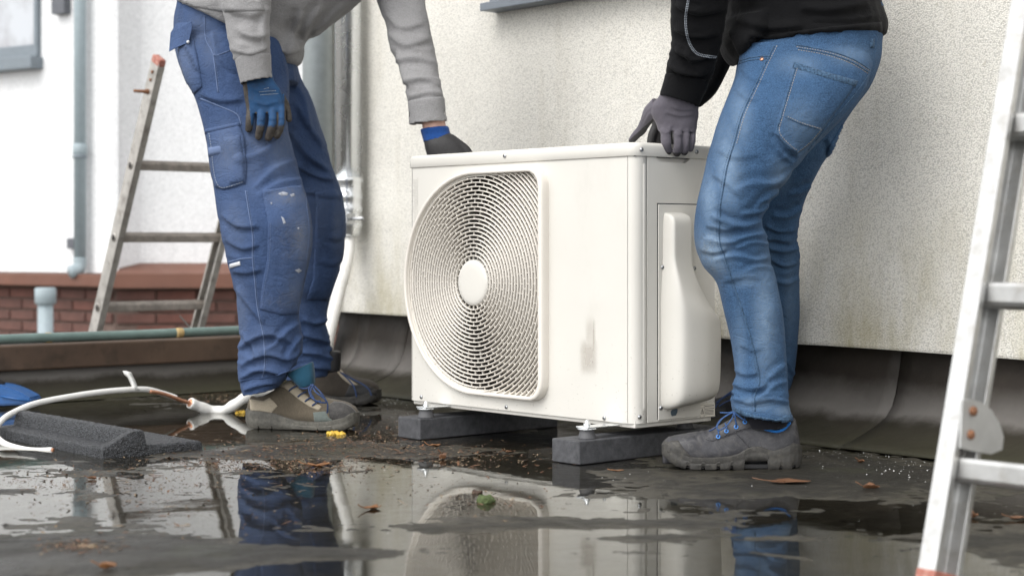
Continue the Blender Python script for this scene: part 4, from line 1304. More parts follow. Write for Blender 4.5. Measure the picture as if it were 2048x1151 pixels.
link('stop_pin', tube_me([c + NV * .01, c - NV * .003, c - NV * .02 - DV * .0, c - NV * .055], [.006, .010, .006, .0055], 10), 'rust', ll)

# ================================================================== hose along the roof edge
hp_ = []
for k in range(61):
    n = -1.0 + 4.2 * k / 60
    hp_.append(W(n, PS + .055 + .004 * math.sin(n * 5) , .174 + .0150 + .0008 * math.sin(n * 9)))
hs_ = thing('green_hose', W(2.2, PS + .055, .19), 'grey-green plastic hose lying along the top of the roof edge', 'hose')
link('hose_tube', tube_me(hp_, .0150, 16), 'hose', hs_)
for px_ in (96, 358):
    u = (px_ - CX) / FPX; s0 = PS + .055
    # where that line of sight meets the hose
    Yh = s0 / (DV.x * u + DV.y); n = Vector((u * Yh, Yh, 0)).dot(NV)
    link('hose_clip', tube_me([W(n - .012, s0, .189), W(n - .009, s0, .189), W(n + .009, s0, .189), W(n + .012, s0, .189)], [.0152, .0164, .0164, .0152], 16), 'hose_clip', hs_)
wv = [P(360, 632, 6.0), P(372, 645, 5.95), P(380, 656, 5.9), P(388, 668, 5.86), P(385, 676, 5.84)]
tag(link('loose_wire', tube_me(smoothpath(wv, 5), .0028, 8), 'wire'), 'thin dark wire hanging over the green hose near the ladder foot', 'wire')

# ================================================================== cable and insulated copper pipe on the roof
cb = thing('white_cable', GP(105, 903), 'white insulated cable looping over the roof past the black rubber foot', 'cable')
path = [P(104, 900, 3.99), P(75, 901, 4.0), P(48, 898.5, 4.02), P(14, 889, 4.07), P(-6, 874, 4.14), P(-8, 856, 4.2), P(6, 838, 4.26), P(30, 823, 4.34), P(72, 806, 4.42), P(143, 792, 4.52), P(215, 782, 4.62), P(287, 778, 4.72), P(325, 786, 4.78), P(352, 795, 4.81)]
link('sheath', tube_me(smoothpath(path, 8), .0078, 14), 'pvc_white', cb)
link('cut_end', tube_me([path[0] - (path[1] - path[0]).normalized() * .001, path[0] - (path[1] - path[0]).normalized() * .004], .0060, 10), 'copper', cb)
ip = thing('insulated_pipe', GP(440, 832), 'thick white foam-insulated copper pipe lying on the wet roof by the tan shoe', 'pipe')
cp = [P(300, 782, 4.73), P(330, 788, 4.77), P(360, 799, 4.81), P(382, 806, 4.84), P(410, 818, 4.87)]
link('copper_core', tube_me(smoothpath(cp, 6), .0052, 10), 'copper', ip)
ps = [P(380, 805, 4.84), P(398, 812, 4.86), P(422, 820, 4.88), P(447, 821, 4.88), P(470, 808, 4.85), P(492, 794, 4.86), P(520, 785, 4.9), P(560, 790, 4.95)]
pth = smoothpath(ps, 6)
link('foam_sleeve', tube_me(pth, [.0150 + .001 * math.sin(i * .9) for i in range(len(pth))], 16), 'pvc_white', ip)
link('sleeve_end', tube_me([pth[0] - (pth[1] - pth[0]).normalized() * .002, pth[0] + (pth[1] - pth[0]).normalized() * .001], [.0105, .0125], 14), 'copper', ip)
V = []; F = []
tp = [(246, 741, 262, 744), (249, 748, 264, 749), (256, 754, 268, 757), (260, 763, 271, 764), (264, 772, 275, 775), (270, 779, 280, 781)]
for i, (a, b, c, d) in enumerate(tp):
    V += [P(a, b, 4.69 + .004 * (i % 2)), P((a + c) / 2, (b + d) / 2 - 1, 4.682), P(c, d, 4.70)]
for i in range(len(tp) - 1):
    for j in range(2): F.append((i * 3 + j, i * 3 + j + 1, (i + 1) * 3 + j + 1, (i + 1) * 3 + j))
o = link('torn_strip', pyd(V, F), 'pvc_white', cb); o.modifiers.new('s', 'SOLIDIFY').thickness = .0012

# ================================================================== crumb rubber support foot lying at the left
e0 = GP(207, 917); LEN = .62
na, nb_ = 60, 110
V = []; F = []
aa = np.linspace(0, .25, na + 1); bb = np.linspace(0, LEN, nb_ + 1)
def sm(x): x = max(0.0, min(1.0, x)); return x * x * (3 - 2 * x)
rubn = np.random.default_rng(5).normal(0, .0006, (na + 1, nb_ + 1))
def padh(a, b):
    ridge = .054 * sm((a - .056) / .026) * (1 - sm((a - .100) / .014))
    trough = .024 - .010 * sm(a / .022)
    endrim = (1 - sm((b - .022) / .05)) * sm(a / .085)
    rimf = 1 - sm((b - .03) / .05)
    cutoff = 1 - sm((a - .100) / .014)
    h = max(trough * cutoff, ridge, (.024 + .030 * endrim) * cutoff * rimf)
    fl_ = .020
    return max(h, fl_)
for i, a in enumerate(aa):
    for j, b in enumerate(bb):
        q = e0 + NV * (a + rubn[i, j]) + DV * (b + (0.035 * sm((a - .12) / .03) if j == 0 else 0) * 0)
        hh_ = padh(a, b) + rubn[i, j]
        edge = min(a / .008, (.25 - a) / .006, b / .008, 1.0)
        V.append(Vector((q.x, q.y, .002 + hh_ * (math.sqrt(max(0, 1 - (1 - edge) ** 2)) * .25 + .75 if edge < 1 else 1))))
for i in range(na):
    for j in range(nb_): q = i * (nb_ + 1) + j; F.append((q, q + nb_ + 1, q + nb_ + 2, q + 1))
border = [i * (nb_ + 1) for i in range(na + 1)] + [na * (nb_ + 1) + j for j in range(1, nb_ + 1)] + [i * (nb_ + 1) + nb_ for i in range(na - 1, -1, -1)] + [j for j in range(nb_ - 1, 0, -1)]
o_ = len(V)
for q in border: V.append(Vector((V[q].x, V[q].y, -.002)))
for k in range(len(border)):
    k2 = (k + 1) % len(border); F.append((border[k], border[k2], o_ + k2, o_ + k))
bm = bmesh.new(); bm.from_mesh(pyd(V, F))
pad = link('rubber_foot_pad', bm2me(bm), 'crumb_rubber', None)
md = pad.modifiers.new('e', 'EDGE_SPLIT'); md.split_angle = math.radians(50)
tag(pad, 'black crumb rubber support foot lying on the wet roof at the left', 'rubber foot')
g = e0 + NV * .035 + DV * .12
# ---- blue plastic tool at the left edge
tl = thing('blue_tool', GP(20, 812), 'blue plastic tool poking in at the left edge behind the cable', 'tool')
pr = [(-60, 764), (0, 770), (22, 776), (46, 787), (61, 796), (62, 803), (56, 808), (0, 811), (-60, 812)]
bm = bmesh.new()
a = [bm.verts.new(P(x, y, 4.98)) for x, y in pr]; b = [bm.verts.new(P(x, y, 4.98) + Vector((.01, .085, 0))) for x, y in pr]
bm.faces.new(a); bm.faces.new(b[::-1])
for i in range(len(pr)): bm.faces.new((a[i], b[i], b[(i + 1) % len(pr)], a[(i + 1) % len(pr)]))
bmesh.ops.recalc_face_normals(bm, faces=bm.faces)
bmesh.ops.bevel(bm, geom=list(bm.edges), offset=.005, segments=2, affect='EDGES')
link('tool_body', bm2me(bm), 'tool_blue', tl, False)
link('tool_grip', tube_me([P(-50, 752, 5.02), P(-10, 762, 5.02), P(6, 772, 5.02)], [.016, .016, .012], 14), 'black_plastic', tl)
link('tool_rib', tube_me([P(2, 792, 4.975), P(30, 797, 4.975), P(55, 801, 4.975)], .003, 8), 'tool_blue', tl)

# ================================================================== people
def prof(tab, x):
    xs = [t[0] for t in tab]; ys = [t[1] for t in tab]
    return float(np.interp(x, xs, ys))
WPROF = [(0, .006), (.015, .020), (.05, .032), (.10, .0395), (.2, .0465), (.32, .047), (.48, .041), (.62, .036), (.78, .0365), (.9, .0335), (.965, .024), (1, .008)]
def shoe(parent, toe, heel, top, soletop, bot, lugs, m_up, m_sole, m_tread, wide=1.0, label=None, liner=None):
    """low work shoe: upper, moulded sole, tread lugs; profiles run from toe (0) to heel (1), heights in metres"""
    toe = Vector((toe.x, toe.y, 0)); heel = Vector((heel.x, heel.y, 0))
    ax = heel - toe; L = ax.length; ax.normalize(); sd_ = Vector((-ax.y, ax.x, 0))
    def at(t, y, z): return toe + ax * (t * L) + sd_ * y + ZV * (z + .001)
    ts = list(np.linspace(0.006, .994, 70))
    R = []
    for t in ts:
        w = prof(WPROF, t) * wide * .93; zt = prof(top, t); zl = .010; zm = (zt + zl) / 2; hz = (zt - zl) / 2
        r = []
        for k in range(36):
            th = 2 * math.pi * k / 36; c, s = math.cos(th), math.sin(th)
            y = math.copysign(abs(c) ** .78, c) * w; z = zm + math.copysign(abs(s) ** .8, s) * hz
            fr_ = (z - zl) / max(1e-6, zt - zl)
            nar = .34 * sm((t - .12) / .25) * (1 - .35 * sm((t - .55) / .25)) if zt > .06 else .1
            y *= 1 - nar * max(0, fr_ - .25) / .75
            r.append(at(t, y, z))
        R.append(r)
    v, f = loft(R)
    bm = bmesh.new(); bm.from_mesh(pyd(v, f))
    me = bm2me(bm)
    co = getco(me); no = getno(me)
    cr = np.exp(-((np.array([(Vector(c) - toe).dot(ax) / L for c in co]) - .30) / .10) ** 2)
    co = co + no * ((0.0011 * fbm(co * 55, 3)) + cr * .0012 * np.sin((co @ np.array([ax.x, ax.y, .6])) * 420) * 0.7)[:, None]
    setco(me, co)
    sh = link('shoe', me, m_up, parent)
    if label: sh['label'] = label
    # sole
    ts2 = np.linspace(0.0, 1.0, 150); R = []
    for t in ts2:
        w = prof(WPROF, t) * wide + .0012; zt = prof(soletop, t); zb_ = prof(bot, t)
        for a, b, h in lugs:
            if a < t < b: zb_ = max(zb_, h)
        zt = max(zt, zb_ + .006)
        q = [(-w * .90, zb_), (-w * .99, zb_ + (zt - zb_) * .12), (-w * 1.02, zb_ + (zt - zb_) * .45), (-w * .985, zb_ + (zt - zb_) * .55), (-w * 1.0, zb_ + (zt - zb_) * .66), (-w * .985, zb_ + (zt - zb_) * .93), (-w * .93, zt),
             (w * .93, zt), (w * .985, zb_ + (zt - zb_) * .93), (w * 1.0, zb_ + (zt - zb_) * .66), (w * .985, zb_ + (zt - zb_) * .55), (w * 1.02, zb_ + (zt - zb_) * .45), (w * .99, zb_ + (zt - zb_) * .12), (w * .90, zb_)]
        R.append([at(t, y, z) for y, z in q])
    v, f = loft(R); bm = bmesh.new(); bm.from_mesh(pyd(v, f))
    so_ = link('sole', bm2me(bm), m_sole, sh)
    so_.modifiers.new('e', 'EDGE_SPLIT').split_angle = math.radians(40)
    # darker tread under the notches
    R = []
    for t in np.linspace(.03, .97, 60):
        w = (prof(WPROF, t) * wide) * .86; zb_ = prof(bot, t)
        R.append([at(t, y, z) for y, z in ((-w, zb_ + .004), (-w, zb_ + .012), (w, zb_ + .012), (w, zb_ + .004))])
    v, f = loft(R); bm = bmesh.new(); bm.from_mesh(pyd(v, f)); link('tread', bm2me(bm), m_tread, sh, False)
    return sh, bvh_of(me), at
def lace(pts, bvh, parent, mat, r=.0016, lift=.002, name='lace'):
    out = []
    for x, y, h in pts:
        l, nn = cast(bvh, x, y)
        if l is None:
            continue
        out.append(l + (nn * .6 + Vector((0, -.4, 0))) * (r + h))
    if len(out) > 1: link(name, tube_me(smoothpath(out, 5), r, 7), mat, parent)
def finger(pts, rad):
    """a finger: tapered chain with rounded tip; (x, y, depth) with radii in photo pixels"""
    w = [P(*p) for p in pts]; rr = [r * p[2] / FPX for r, p in zip(rad, pts)]
    path = smoothpath(w, 5)
    m_ = len(path); rs = np.interp(np.linspace(0, len(w) - 1, m_), range(len(w)), rr).tolist()
    t = (path[-1] - path[-2]).normalized(); R = rs[-1]
    for a in (.35, .65, .85, .97):
        path.append(path[m_ - 1] + t * R * a); rs.append(R * math.sqrt(1 - a * a))
    me = tube_me(path, rs, 12)
    v = [Vector(x.co) for x in me.vertices]; f = [tuple(p.vertices) for p in me.polygons]
    bpy.data.meshes.remove(me); return v, f
def facemat(ob, fn):
    me = ob.data
    c = np.empty(len(me.polygons) * 3); me.polygons.foreach_get('center', c); c = c.reshape(-1, 3)
    px, py = proj(c); me.polygons.foreach_set('material_index', fn(px, py, c).astype(np.int32)); me.update()
def head(c, face, h=.235):
    """skull, jaw, nose and ears in one surface; face: the direction looked at"""
    f_ = face.normalized(); s_ = f_.cross(ZV).normalized(); u_ = s_.cross(f_).normalized()
    parts = []
    def ell(o, a, b, cc):
        R = [];
        for i in range(1, 16):
            ph = math.pi * i / 16; R.append(ring(o + u_ * cc * math.cos(ph), f_ * a * math.sin(ph), s_ * b * math.sin(ph), 20, 2.0))
        parts.append(loft(R))
    ell(c + u_ * .03, .095, .075, .095); ell(c + f_ * .03 - u_ * .05, .065, .056, .075)
    ell(c + f_ * .100 - u_ * .005, .018, .012, .026); ell(c + f_ * .088 - u_ * .048, .012, .024, .008)
    for k in (-1, 1):
        ell(c + s_ * k * .076, .018, .010, .032); ell(c + f_ * .078 + s_ * k * .030 + u_ * .028, .014, .020, .008)
    return parts, (f_, s_, u_)
def hair(c, fr, parent):
    f_, s_, u_ = fr; R = []
    for i in range(0, 12):
        ph = math.pi * .60 * (i + .3) / 12
        R.append(ring(c + u_ * (.03 + .103 * math.cos(ph)) - f_ * (.012 + .010 * i / 12), f_ * .100 * math.sin(ph), s_ * .083 * math.sin(ph), 24, 2.0))
    v, f = loft(R); bm = bmesh.new(); bm.from_mesh(pyd(v, f)); link('hair', bm2me(bm), 'hair', parent)
def tube_part(pts, rs, seg=14):
    me = tube_me(pts, rs, seg); v = [Vector(x.co) for x in me.vertices]; f = [tuple(p.vertices) for p in me.polygons]; bpy.data.meshes.remove(me); return v, f

# ------------------------------------------------------------------ the man on the left
PELV = [(362, -40, 560, -10, 4.64, .15), (357, 5, 556, 20, 4.64, .165), (350, 45, 566, 55, 4.64, .178), (352, 100, 585, 100, 4.64, .182), (368, 150, 592, 135, 4.64, .17), (392, 195, 596, 165, 4.64, .14)]
LNEAR = [(354, 80, 560, 70, 4.53, .09), (362, 125, 575, 125, 4.51, .10), (370, 160, 580, 175, 4.50, .105), (389, 192, 577, 220, 4.49, .105), (404, 240, 576, 256, 4.48, .10), (415, 288, 584, 296, 4.46, .096), (421, 337, 597, 340, 4.45, .092), (430, 393, 612, 392, 4.43, .09), (438, 446, 623, 441, 4.41, .088),
         (448, 489, 624, 486, 4.41, .085), (457, 522, 617, 527, 4.41, .08), (466, 565, 606, 579, 4.42, .077), (474, 610, 599, 628, 4.43, .075), (479, 660, 603, 660, 4.43, .076), (480, 694, 607, 692, 4.43, .076), (478, 738, 600, 720, 4.43, .073), (481, 765, 582, 748, 4.43, .070), (486, 792, 556, 776, 4.43, .066)]
LFAR = [(440, 90, 590, 100, 4.76, .085), (470, 130, 601, 145, 4.77, .098), (480, 190, 621, 193, 4.78, .10), (492, 240, 638, 240, 4.80, .10), (505, 290, 651, 288, 4.83, .096), (515, 330, 661, 325, 4.85, .092), (530, 370, 675, 362, 4.88, .09), (545, 402, 688, 402, 4.90, .088), (555, 460, 692, 458, 4.93, .085), (556, 517, 685, 517, 4.96, .08),
        (548, 575, 667, 577, 4.98, .076), (545, 603, 657, 603, 5.0, .074), (545, 646, 653, 646, 5.0, .073), (552, 694, 662, 694, 5.02, .073), (560, 727, 668, 727, 5.02, .07), (574, 760, 655, 752, 5.02, .064)]
man1 = fuse([sections(PELV, scale=.8), sections(LNEAR[:-2], scale=.62), sections(LFAR[:-2], scale=.62),
             sections([(372, -10, 585, 110, 4.62, .13), (400, -70, 600, 60, 4.62, .14), (455, -155, 650, 25, 4.62, .145), (530, -230, 715, -40, 4.62, .15), (625, -300, 790, -130, 4.62, .15), (690, -320, 800, -210, 4.62, .08)], scale=.85),
             tube_part([P(640, -225, 4.53), P(565, -155, 4.46), P(500, -70, 4.39), P(496, 30, 4.363), P(514, 140, 4.360), P(524, 185, 4.366)], [.05, .036, .034, .030, .017, .014]),
             tube_part([P(770, -215, 4.78), P(795, -100, 4.70), P(812, 0, 4.64), P(838, 110, 4.56), P(860, 200, 4.51), P(869, 258, 4.50), P(880, 290, 4.50)], [.055, .046, .036, .032, .030, .0325, .026]),
             tube_part([P(760, -280, 4.62), P(810, -330, 4.62), P(840, -370, 4.62)], [.06, .055, .055])] + head(P(868, -400, 4.62), Vector((.85, -.05, -.5)))[0], .010, 1)
body1 = link('person', man1, 'skin')
tag(body1, 'man in grey sweatshirt and blue work trousers leaning towards the outdoor unit', 'person')
hair(P(868, -400, 4.62), head(P(868, -400, 4.62), Vector((.85, -.05, -.5)))[1], body1)
# trousers
tr = fuse([sections(PELV, sub=5), sections(LNEAR, sub=5, hollow=(.011, .05)), sections(LFAR, sub=5, hollow=(.006, .05))], .0042, 3)
NEARL = (0, 4.60); FARL = (4.68, 9)
F1 = [([(478, 700), (530, 672), (590, 690)], 8, .006, NEARL), ([(481, 735), (530, 712), (575, 722), (604, 705)], 8, .007, NEARL), ([(480, 762), (520, 742), (560, 748), (592, 728)], 7, .007, NEARL), ([(487, 784), (520, 772), (556, 768)], 6, .005, NEARL),
      ([(600, 640), (570, 660), (540, 690), (505, 700)], 8, .005, NEARL), ([(470, 575), (495, 610), (525, 650)], 9, .005, NEARL), ([(605, 665), (585, 690), (570, 715)], 6, .004, NEARL), ([(478, 665), (500, 690), (515, 720)], 7, .004, NEARL),
      ([(570, 262), (520, 300), (470, 315)], 12, .004, NEARL), ([(590, 315), (545, 335), (505, 375)], 11, .004, NEARL), ([(603, 355), (560, 362), (510, 390)], 9, .0035, NEARL), ([(440, 430), (475, 455), (520, 455)], 9, .004, NEARL), ([(450, 480), (485, 500), (520, 490)], 9, .0035, NEARL),
      ([(465, 545), (495, 548), (525, 540)], 8, .003, NEARL), ([(420, 60), (430, 110), (470, 150)], 9, .004, NEARL), ([(400, 190), (440, 205), (490, 200)], 9, .0035, NEARL), ([(560, 180), (530, 200), (500, 230)], 8, .003, NEARL),
      ([(590, 205), (612, 250), (645, 300)], 9, .005, FARL), ([(580, 265), (610, 310), (655, 345)], 9, .006, FARL), ([(590, 330), (620, 350), (668, 365)], 8, .005, FARL), ([(610, 385), (650, 392), (688, 395)], 8, .003, FARL), ([(585, 170), (605, 205), (612, 260)], 8, .004, FARL),
      ([(655, 470), (672, 480), (690, 470)], 7, .003, FARL), ([(640, 520), (662, 530), (684, 520)], 7, .0035, FARL), ([(605, 640), (630, 650), (655, 640)], 7, .006, FARL), ([(605, 670), (632, 680), (660, 690)], 7, .006, FARL), ([(600, 705), (635, 712), (666, 722)], 7, .006, FARL), ([(600, 735), (632, 738), (664, 740)], 6, .004, FARL),
      ([(360, 60), (380, 110), (400, 150)], 8, .003, NEARL), ([(596, 120), (606, 145), (618, 185)], 6, .004, FARL)]
folds(tr, F1, noise=((9, 9, 5, .0026, 3), (26, 26, 12, .0012, 2)), gain=1.7, narrow=.72, zones=((540, 725, 70, 45, .008, .25, .05, 0, 4.6), (620, 700, 60, 45, .008, -.2, .05, 4.68, 9), (640, 320, 40, 80, .004, .7, .04, 4.68, 9), (470, 520, 40, 60, .004, .3, .045, 0, 4.6), (430, 130, 50, 60, .003, .9, .04, 0, 4.6)))
WEAR['wear'] = [(560, 300, 30, 60, .45), (500, 330, 40, 60, .25), (420, 90, 20, 50, .35), (470, 450, 25, 60, .3), (640, 420, 30, 60, .25), (520, 700, 40, 60, .2), (545, 210, 40, 30, .35), (605, 480, 16, 50, .75), (455, 300, 30, 50, .45), (575, 395, 40, 16, .5), (370, 120, 20, 60, .35), (675, 450, 12, 60, .5), (520, 280, 40, 40, .4), (480, 620, 20, 60, .35), (590, 580, 16, 30, .5), (400, 60, 30, 40, .4), (640, 230, 20, 40, .4)]
WEAR['stain'] = [(592, 478, 30, 55, .5), (575, 390, 30, 14, .7), (560, 265, 16, 14, .5), (560, 600, 40, 20, .4)]
for k_, v_ in WEAR.items(): wear_attr(tr, k_, v_)
trou = link('work_trousers', tr, 'work_blue', body1)
trou['label'] = 'blue work trousers with cargo pocket and knee pad pockets'
bt = bvh_of(tr)
def poly(*a): return list(a)
patch('cargo_pocket', [(414, 262), (479, 249), (489, 278), (493, 334), (491, 366), (470, 374), (449, 379), (432, 374), (424, 347), (418, 299)], bt, .007, 'work_blue_light', trou, 4, .003)
patch('pocket_pleat', [(446, 274), (482, 271), (489, 320), (490, 364), (460, 371)], bt, .0125, 'work_blue_light', trou, 4, .0015)
patch('pocket_flap', [(413, 259), (478, 246), (480, 254), (414, 268)], bt, .011, 'work_blue_light', trou, 3)
patch('pocket_tab', [(421, 295), (447, 290), (449, 308), (422, 313)], bt, .0135, 'stitch_work', trou, 3)
patch('knee_pocket', [(525, 380), (603, 370), (612, 398), (621, 441), (621, 487), (612, 541), (601, 587), (595, 627), (567, 630), (520, 618), (523, 579), (534, 517), (536, 446), (526, 393)], bt, .0040, 'work_blue_light', trou, 4, .0015, yr=(0, 4.6))
patch('knee_pocket', [(629, 384), (670, 377), (684, 400), (689, 446), (684, 510), (668, 568), (654, 601), (613, 599), (625, 560), (629, 493), (632, 407)], bt, .004, 'work_blue', trou, 4, .0015, yr=(4.65, 9))
patch('back_pocket', [(356, 102), (384, 62), (396, 120), (404, 167), (404, 174), (389, 188), (380, 180), (366, 146)], bt, .0045, 'work_blue_light', trou, 4)
# flap of the back pocket, standing off the cloth
fpv = [(353, 46), (383, 44), (384, 55), (377, 85), (353, 95), (338, 103), (341, 66)]
dp_ = [4.505, 4.440, 4.436, 4.432, 4.470, 4.50, 4.51]
bm = bmesh.new()
a = [bm.verts.new(P(x, y, d)) for (x, y), d in zip(fpv, dp_)]; b = [bm.verts.new(P(x, y, d) + Vector((0, .006, 0))) for (x, y), d in zip(fpv, dp_)]
bm.faces.new(a); bm.faces.new(b[::-1])
for i in range(7): bm.faces.new((a[i], b[i], b[(i + 1) % 7], a[(i + 1) % 7]))
fo = link('back_pocket_flap', bm2me(bm), 'work_blue_light', trou, False)
c = P(376, 84, 4.429); link('snap_button', tube_me([c + Vector((0, .003, 0)), c, c - Vector((0, .002, 0))], [.0042, .0042, .002], 10), 'reflective', trou)
patch('reflective_tab', [(460, 528), (480, 522), (481, 530), (461, 536)], bt, .004, 'reflective', trou, 2)
patch('stain_spot', [(558, 385), (570, 381), (577, 386), (571, 393), (560, 392)], bt, .0047, 'reflective', trou, 2) if False else None
for s_ in ([(491, 381), (498, 426), (505, 470), (505, 517), (510, 565), (515, 618), (527, 675), (529, 732), (524, 756)], [(401, 197), (440, 213), (474, 229), (482, 250)], [(409, 31), (411, 76), (421, 97), (431, 111), (460, 101)], [(426, 108), (432, 150), (436, 185)], [(527, 585), (565, 590), (600, 589)], [(457, 524), (480, 518), (503, 516)]):
    seam(s_, bt, .0016, 'stitch_work', trou)
    stitches([(x + 3, y) for x, y in s_], bt, 'stitch_work', trou, off=.5)
for s_ in ([(479, 761), (500, 757), (524, 756), (552, 750), (580, 740)],):
    seam(s_, bt, .0022, 'work_blue_light', trou)
kb = bvh_of(next(o for o in trou.children if o.name.startswith('knee_pocket')).data)
for s_ in ([(530, 385), (602, 375), (614, 420), (618, 470), (612, 520)], [(541, 446), (539, 517), (528, 579), (526, 612)], [(531, 396), (540, 404), (560, 416), (578, 424)]):
    stitches(s_, kb, 'stitch_work', trou, r=.0008)
pb = bvh_of(next(o for o in trou.children if o.name.startswith('cargo_pocket')).data)
stitches([(418, 266), (423, 300), (428, 345), (436, 370), (450, 375), (488, 363)], pb, 'stitch_pale', trou, r=.0007)
stitches([(454, 275), (460, 320), (464, 368)], bt, 'stitch_work', trou)
WEAR.clear()
for sp_ in ([(556, 387), (566, 383), (577, 386), (574, 391), (563, 391)], [(580, 389), (588, 386), (590, 391), (583, 394)], [(562, 432), (568, 436), (572, 446), (567, 448)], [(590, 540), (598, 537), (604, 541), (597, 546)], [(595, 455), (598, 454), (599, 458), (596, 459)], [(541, 405), (544, 404), (545, 408), (542, 409)]):
    patch('paint_spot', sp_, kb, .0005, 'paint_mark', trou, 2.0)
# sweatshirt
TOR = [(352, 2, 560, 112, 4.62, .176), (354, -20, 600, 108, 4.62, .186), (372, -62, 604, 82, 4.62, .19), (436, -150, 648, 58, 4.62, .19), (520, -235, 722, 0, 4.62, .19), (618, -300, 792, -90, 4.62, .19), (690, -330, 815, -190, 4.62, .12)]
SAG = [(520, 40, 600, 60, 4.62, .12), (528, 80, 606, 92, 4.62, .13), (538, 108, 606, 110, 4.62, .125), (556, 124, 600, 124, 4.62, .11), (566, 131, 592, 130, 4.62, .07)]
ARM1 = [(560, -250, 700, -210, 4.50, .07), (500, -170, 640, -150, 4.46, .068), (455, -100, 580, -90, 4.41, .066), (440, -40, 552, -40, 4.38, .062), (441, 0, 542, 0, 4.365, .058), (449, 45, 541, 45, 4.36, .054), (459, 90, 541, 88, 4.355, .050), (469, 122, 541, 114, 4.355, .045)]
ARM2 = [(720, -240, 830, -220, 4.77, .07), (722, -150, 842, -140, 4.73, .068), (738, -70, 848, -70, 4.69, .064), (753, 0, 852, 0, 4.64, .06), (767, 42, 857, 42, 4.61, .058), (777, 90, 867, 95, 4.58, .056), (797, 142, 877, 147, 4.545, .052), (809, 181, 884, 178, 4.52, .048), (816, 209, 888, 200, 4.505, .046)]
sw = fuse([sections(TOR, sub=5), sections(SAG), sections(ARM1, sub=5), sections(ARM2, sub=5)], .0055, 3)
F2 = [([(470, 60), (505, 80), (540, 70)], 10, .004, (0, 4.42)), ([(462, 100), (500, 110), (538, 98)], 7, .004, (0, 4.42)), ([(450, 20), (500, 35), (540, 20)], 12, .004, (0, 4.42)), ([(535, 10), (520, 60), (530, 100)], 9, .003, (0, 4.42)),
      ([(600, 20), (585, 60), (570, 110)], 12, .006), ([(640, 10), (610, 50), (595, 90)], 10, .005), ([(545, 95), (575, 110), (600, 100)], 8, .004), ([(690, 0), (650, 40), (615, 72)], 10, .004),
      ([(775, 70), (810, 95), (862, 80)], 11, .004), ([(790, 125), (830, 120), (870, 130)], 9, .004), ([(805, 170), (840, 160), (880, 172)], 8, .004), ([(770, 30), (800, 60), (850, 50)], 12, .004), ([(815, 200), (850, 188), (885, 192)], 6, .004), ([(790, 100), (800, 140), (815, 180)], 7, .004)]
folds(sw, F2, noise=((8, 8, 8, .004, 3), (24, 24, 24, .0012, 2)), gain=1.5, narrow=.75, zones=((500, 80, 50, 50, .006, .1, .05, 0, 4.42), (840, 150, 50, 60, .007, .1, .05, 0, 9), (600, 60, 60, 50, .006, -1.0, .04, 4.42, 9)))
wear_attr(sw, 'stain', [(582, 37, 8, 7, .9), (840, 110, 12, 30, .5), (832, 180, 14, 10, .6), (860, 60, 20, 40, .3), (650, 40, 30, 20, .2)])
swo = link('sweatshirt', sw, 'grey_knit', body1)
swo['label'] = 'heather grey sweatshirt'
cf1 = fuse([sections([(468, 116, 542, 107, 4.355, .047), (471, 126, 542, 117, 4.356, .047), (477, 150, 543, 139, 4.357, .0455), (482, 170, 546, 157, 4.358, .045)], sub=6, hollow=(.004, .035))], .0035, 2)
cu = link('cuff', cf1, 'grey_knit', swo)
cf2 = fuse([sections([(815, 203, 889, 194, 4.507, .047), (816, 212, 890, 203, 4.505, .048), (817, 230, 892, 223, 4.503, .0475), (818, 250, 896, 243, 4.50, .047)], sub=6, hollow=(.004, .035))], .0035, 2)
link('cuff', cf2, 'grey_knit', swo)
patch('waistband', [(353, 2), (400, -6), (470, -6), (520, 0), (530, 22), (444, 24), (400, 16), (358, 10)], bvh_of(sw), .003, 'grey_knit', swo, 5)
# gloves
g1 = fuse([sections([(490, 150, 545, 142, 4.362, .022), (486, 172, 548, 160, 4.362, .022), (487, 184, 560, 178, 4.364, .021), (490, 200, 566, 198, 4.366, .020), (493, 216, 570, 215, 4.368, .019), (498, 228, 568, 226, 4.368, .016)], sub=4, e=2.5),
           finger([(502, 212, 4.366), (501, 226, 4.364), (499, 244, 4.360), (498, 258, 4.366)], [9, 8.6, 8.2, 7.2]), finger([(524, 212, 4.364), (523, 228, 4.358), (521, 252, 4.354), (517, 273, 4.364)], [9.4, 9.0, 8.6, 7.6]),
           finger([(545, 212, 4.364), (546, 228, 4.356), (545, 250, 4.352), (537, 275, 4.362)], [9.4, 9.0, 8.8, 7.8]), finger([(561, 212, 4.366), (564, 228, 4.360), (562, 250, 4.357), (554, 271, 4.366)], [8.8, 8.4, 8.0, 7.2]),
           finger([(560, 190, 4.374), (570, 208, 4.380), (576, 226, 4.382), (578, 239, 4.380)], [9, 8, 7, 6])], .0017, 2)
folds(g1, [([(505, 205), (530, 212), (560, 204)], 4, .0012), ([(500, 180), (530, 186), (556, 178)], 5, .0012), ([(516, 240), (523, 242), (530, 240)], 3, .001), ([(538, 238), (546, 240), (554, 238)], 3, .001), ([(556, 236), (562, 238), (569, 236)], 3, .001)], noise=((60, 60, 60, .0008, 2),))
px, py = proj(getco(g1)); co = getco(g1)
coat = np.clip((py - 240) / 22, 0, 1)
coat = np.maximum(coat, np.clip((497 + (py - 172) * .10 - px) / 5, 0, 1)); coat = np.maximum(coat, np.clip((px - 567) / 4, 0, 1) * (py > 190)); coat = np.maximum(coat, np.clip((co[:, 1] - 4.370) / .006, 0, 1))
for a in (512, 534, 555): coat = np.maximum(coat, .8 * np.exp(-((px - a) / 3.0) ** 2) * (py > 224))
at = g1.attributes.new('coat', 'FLOAT', 'POINT'); at.data.foreach_set('value', coat)
gl1 = link('glove', g1, 'glove_blue', body1); gl1['label'] = 'blue work glove with dirty dark fingertips hanging over the thigh'
bg_ = bvh_of(g1)
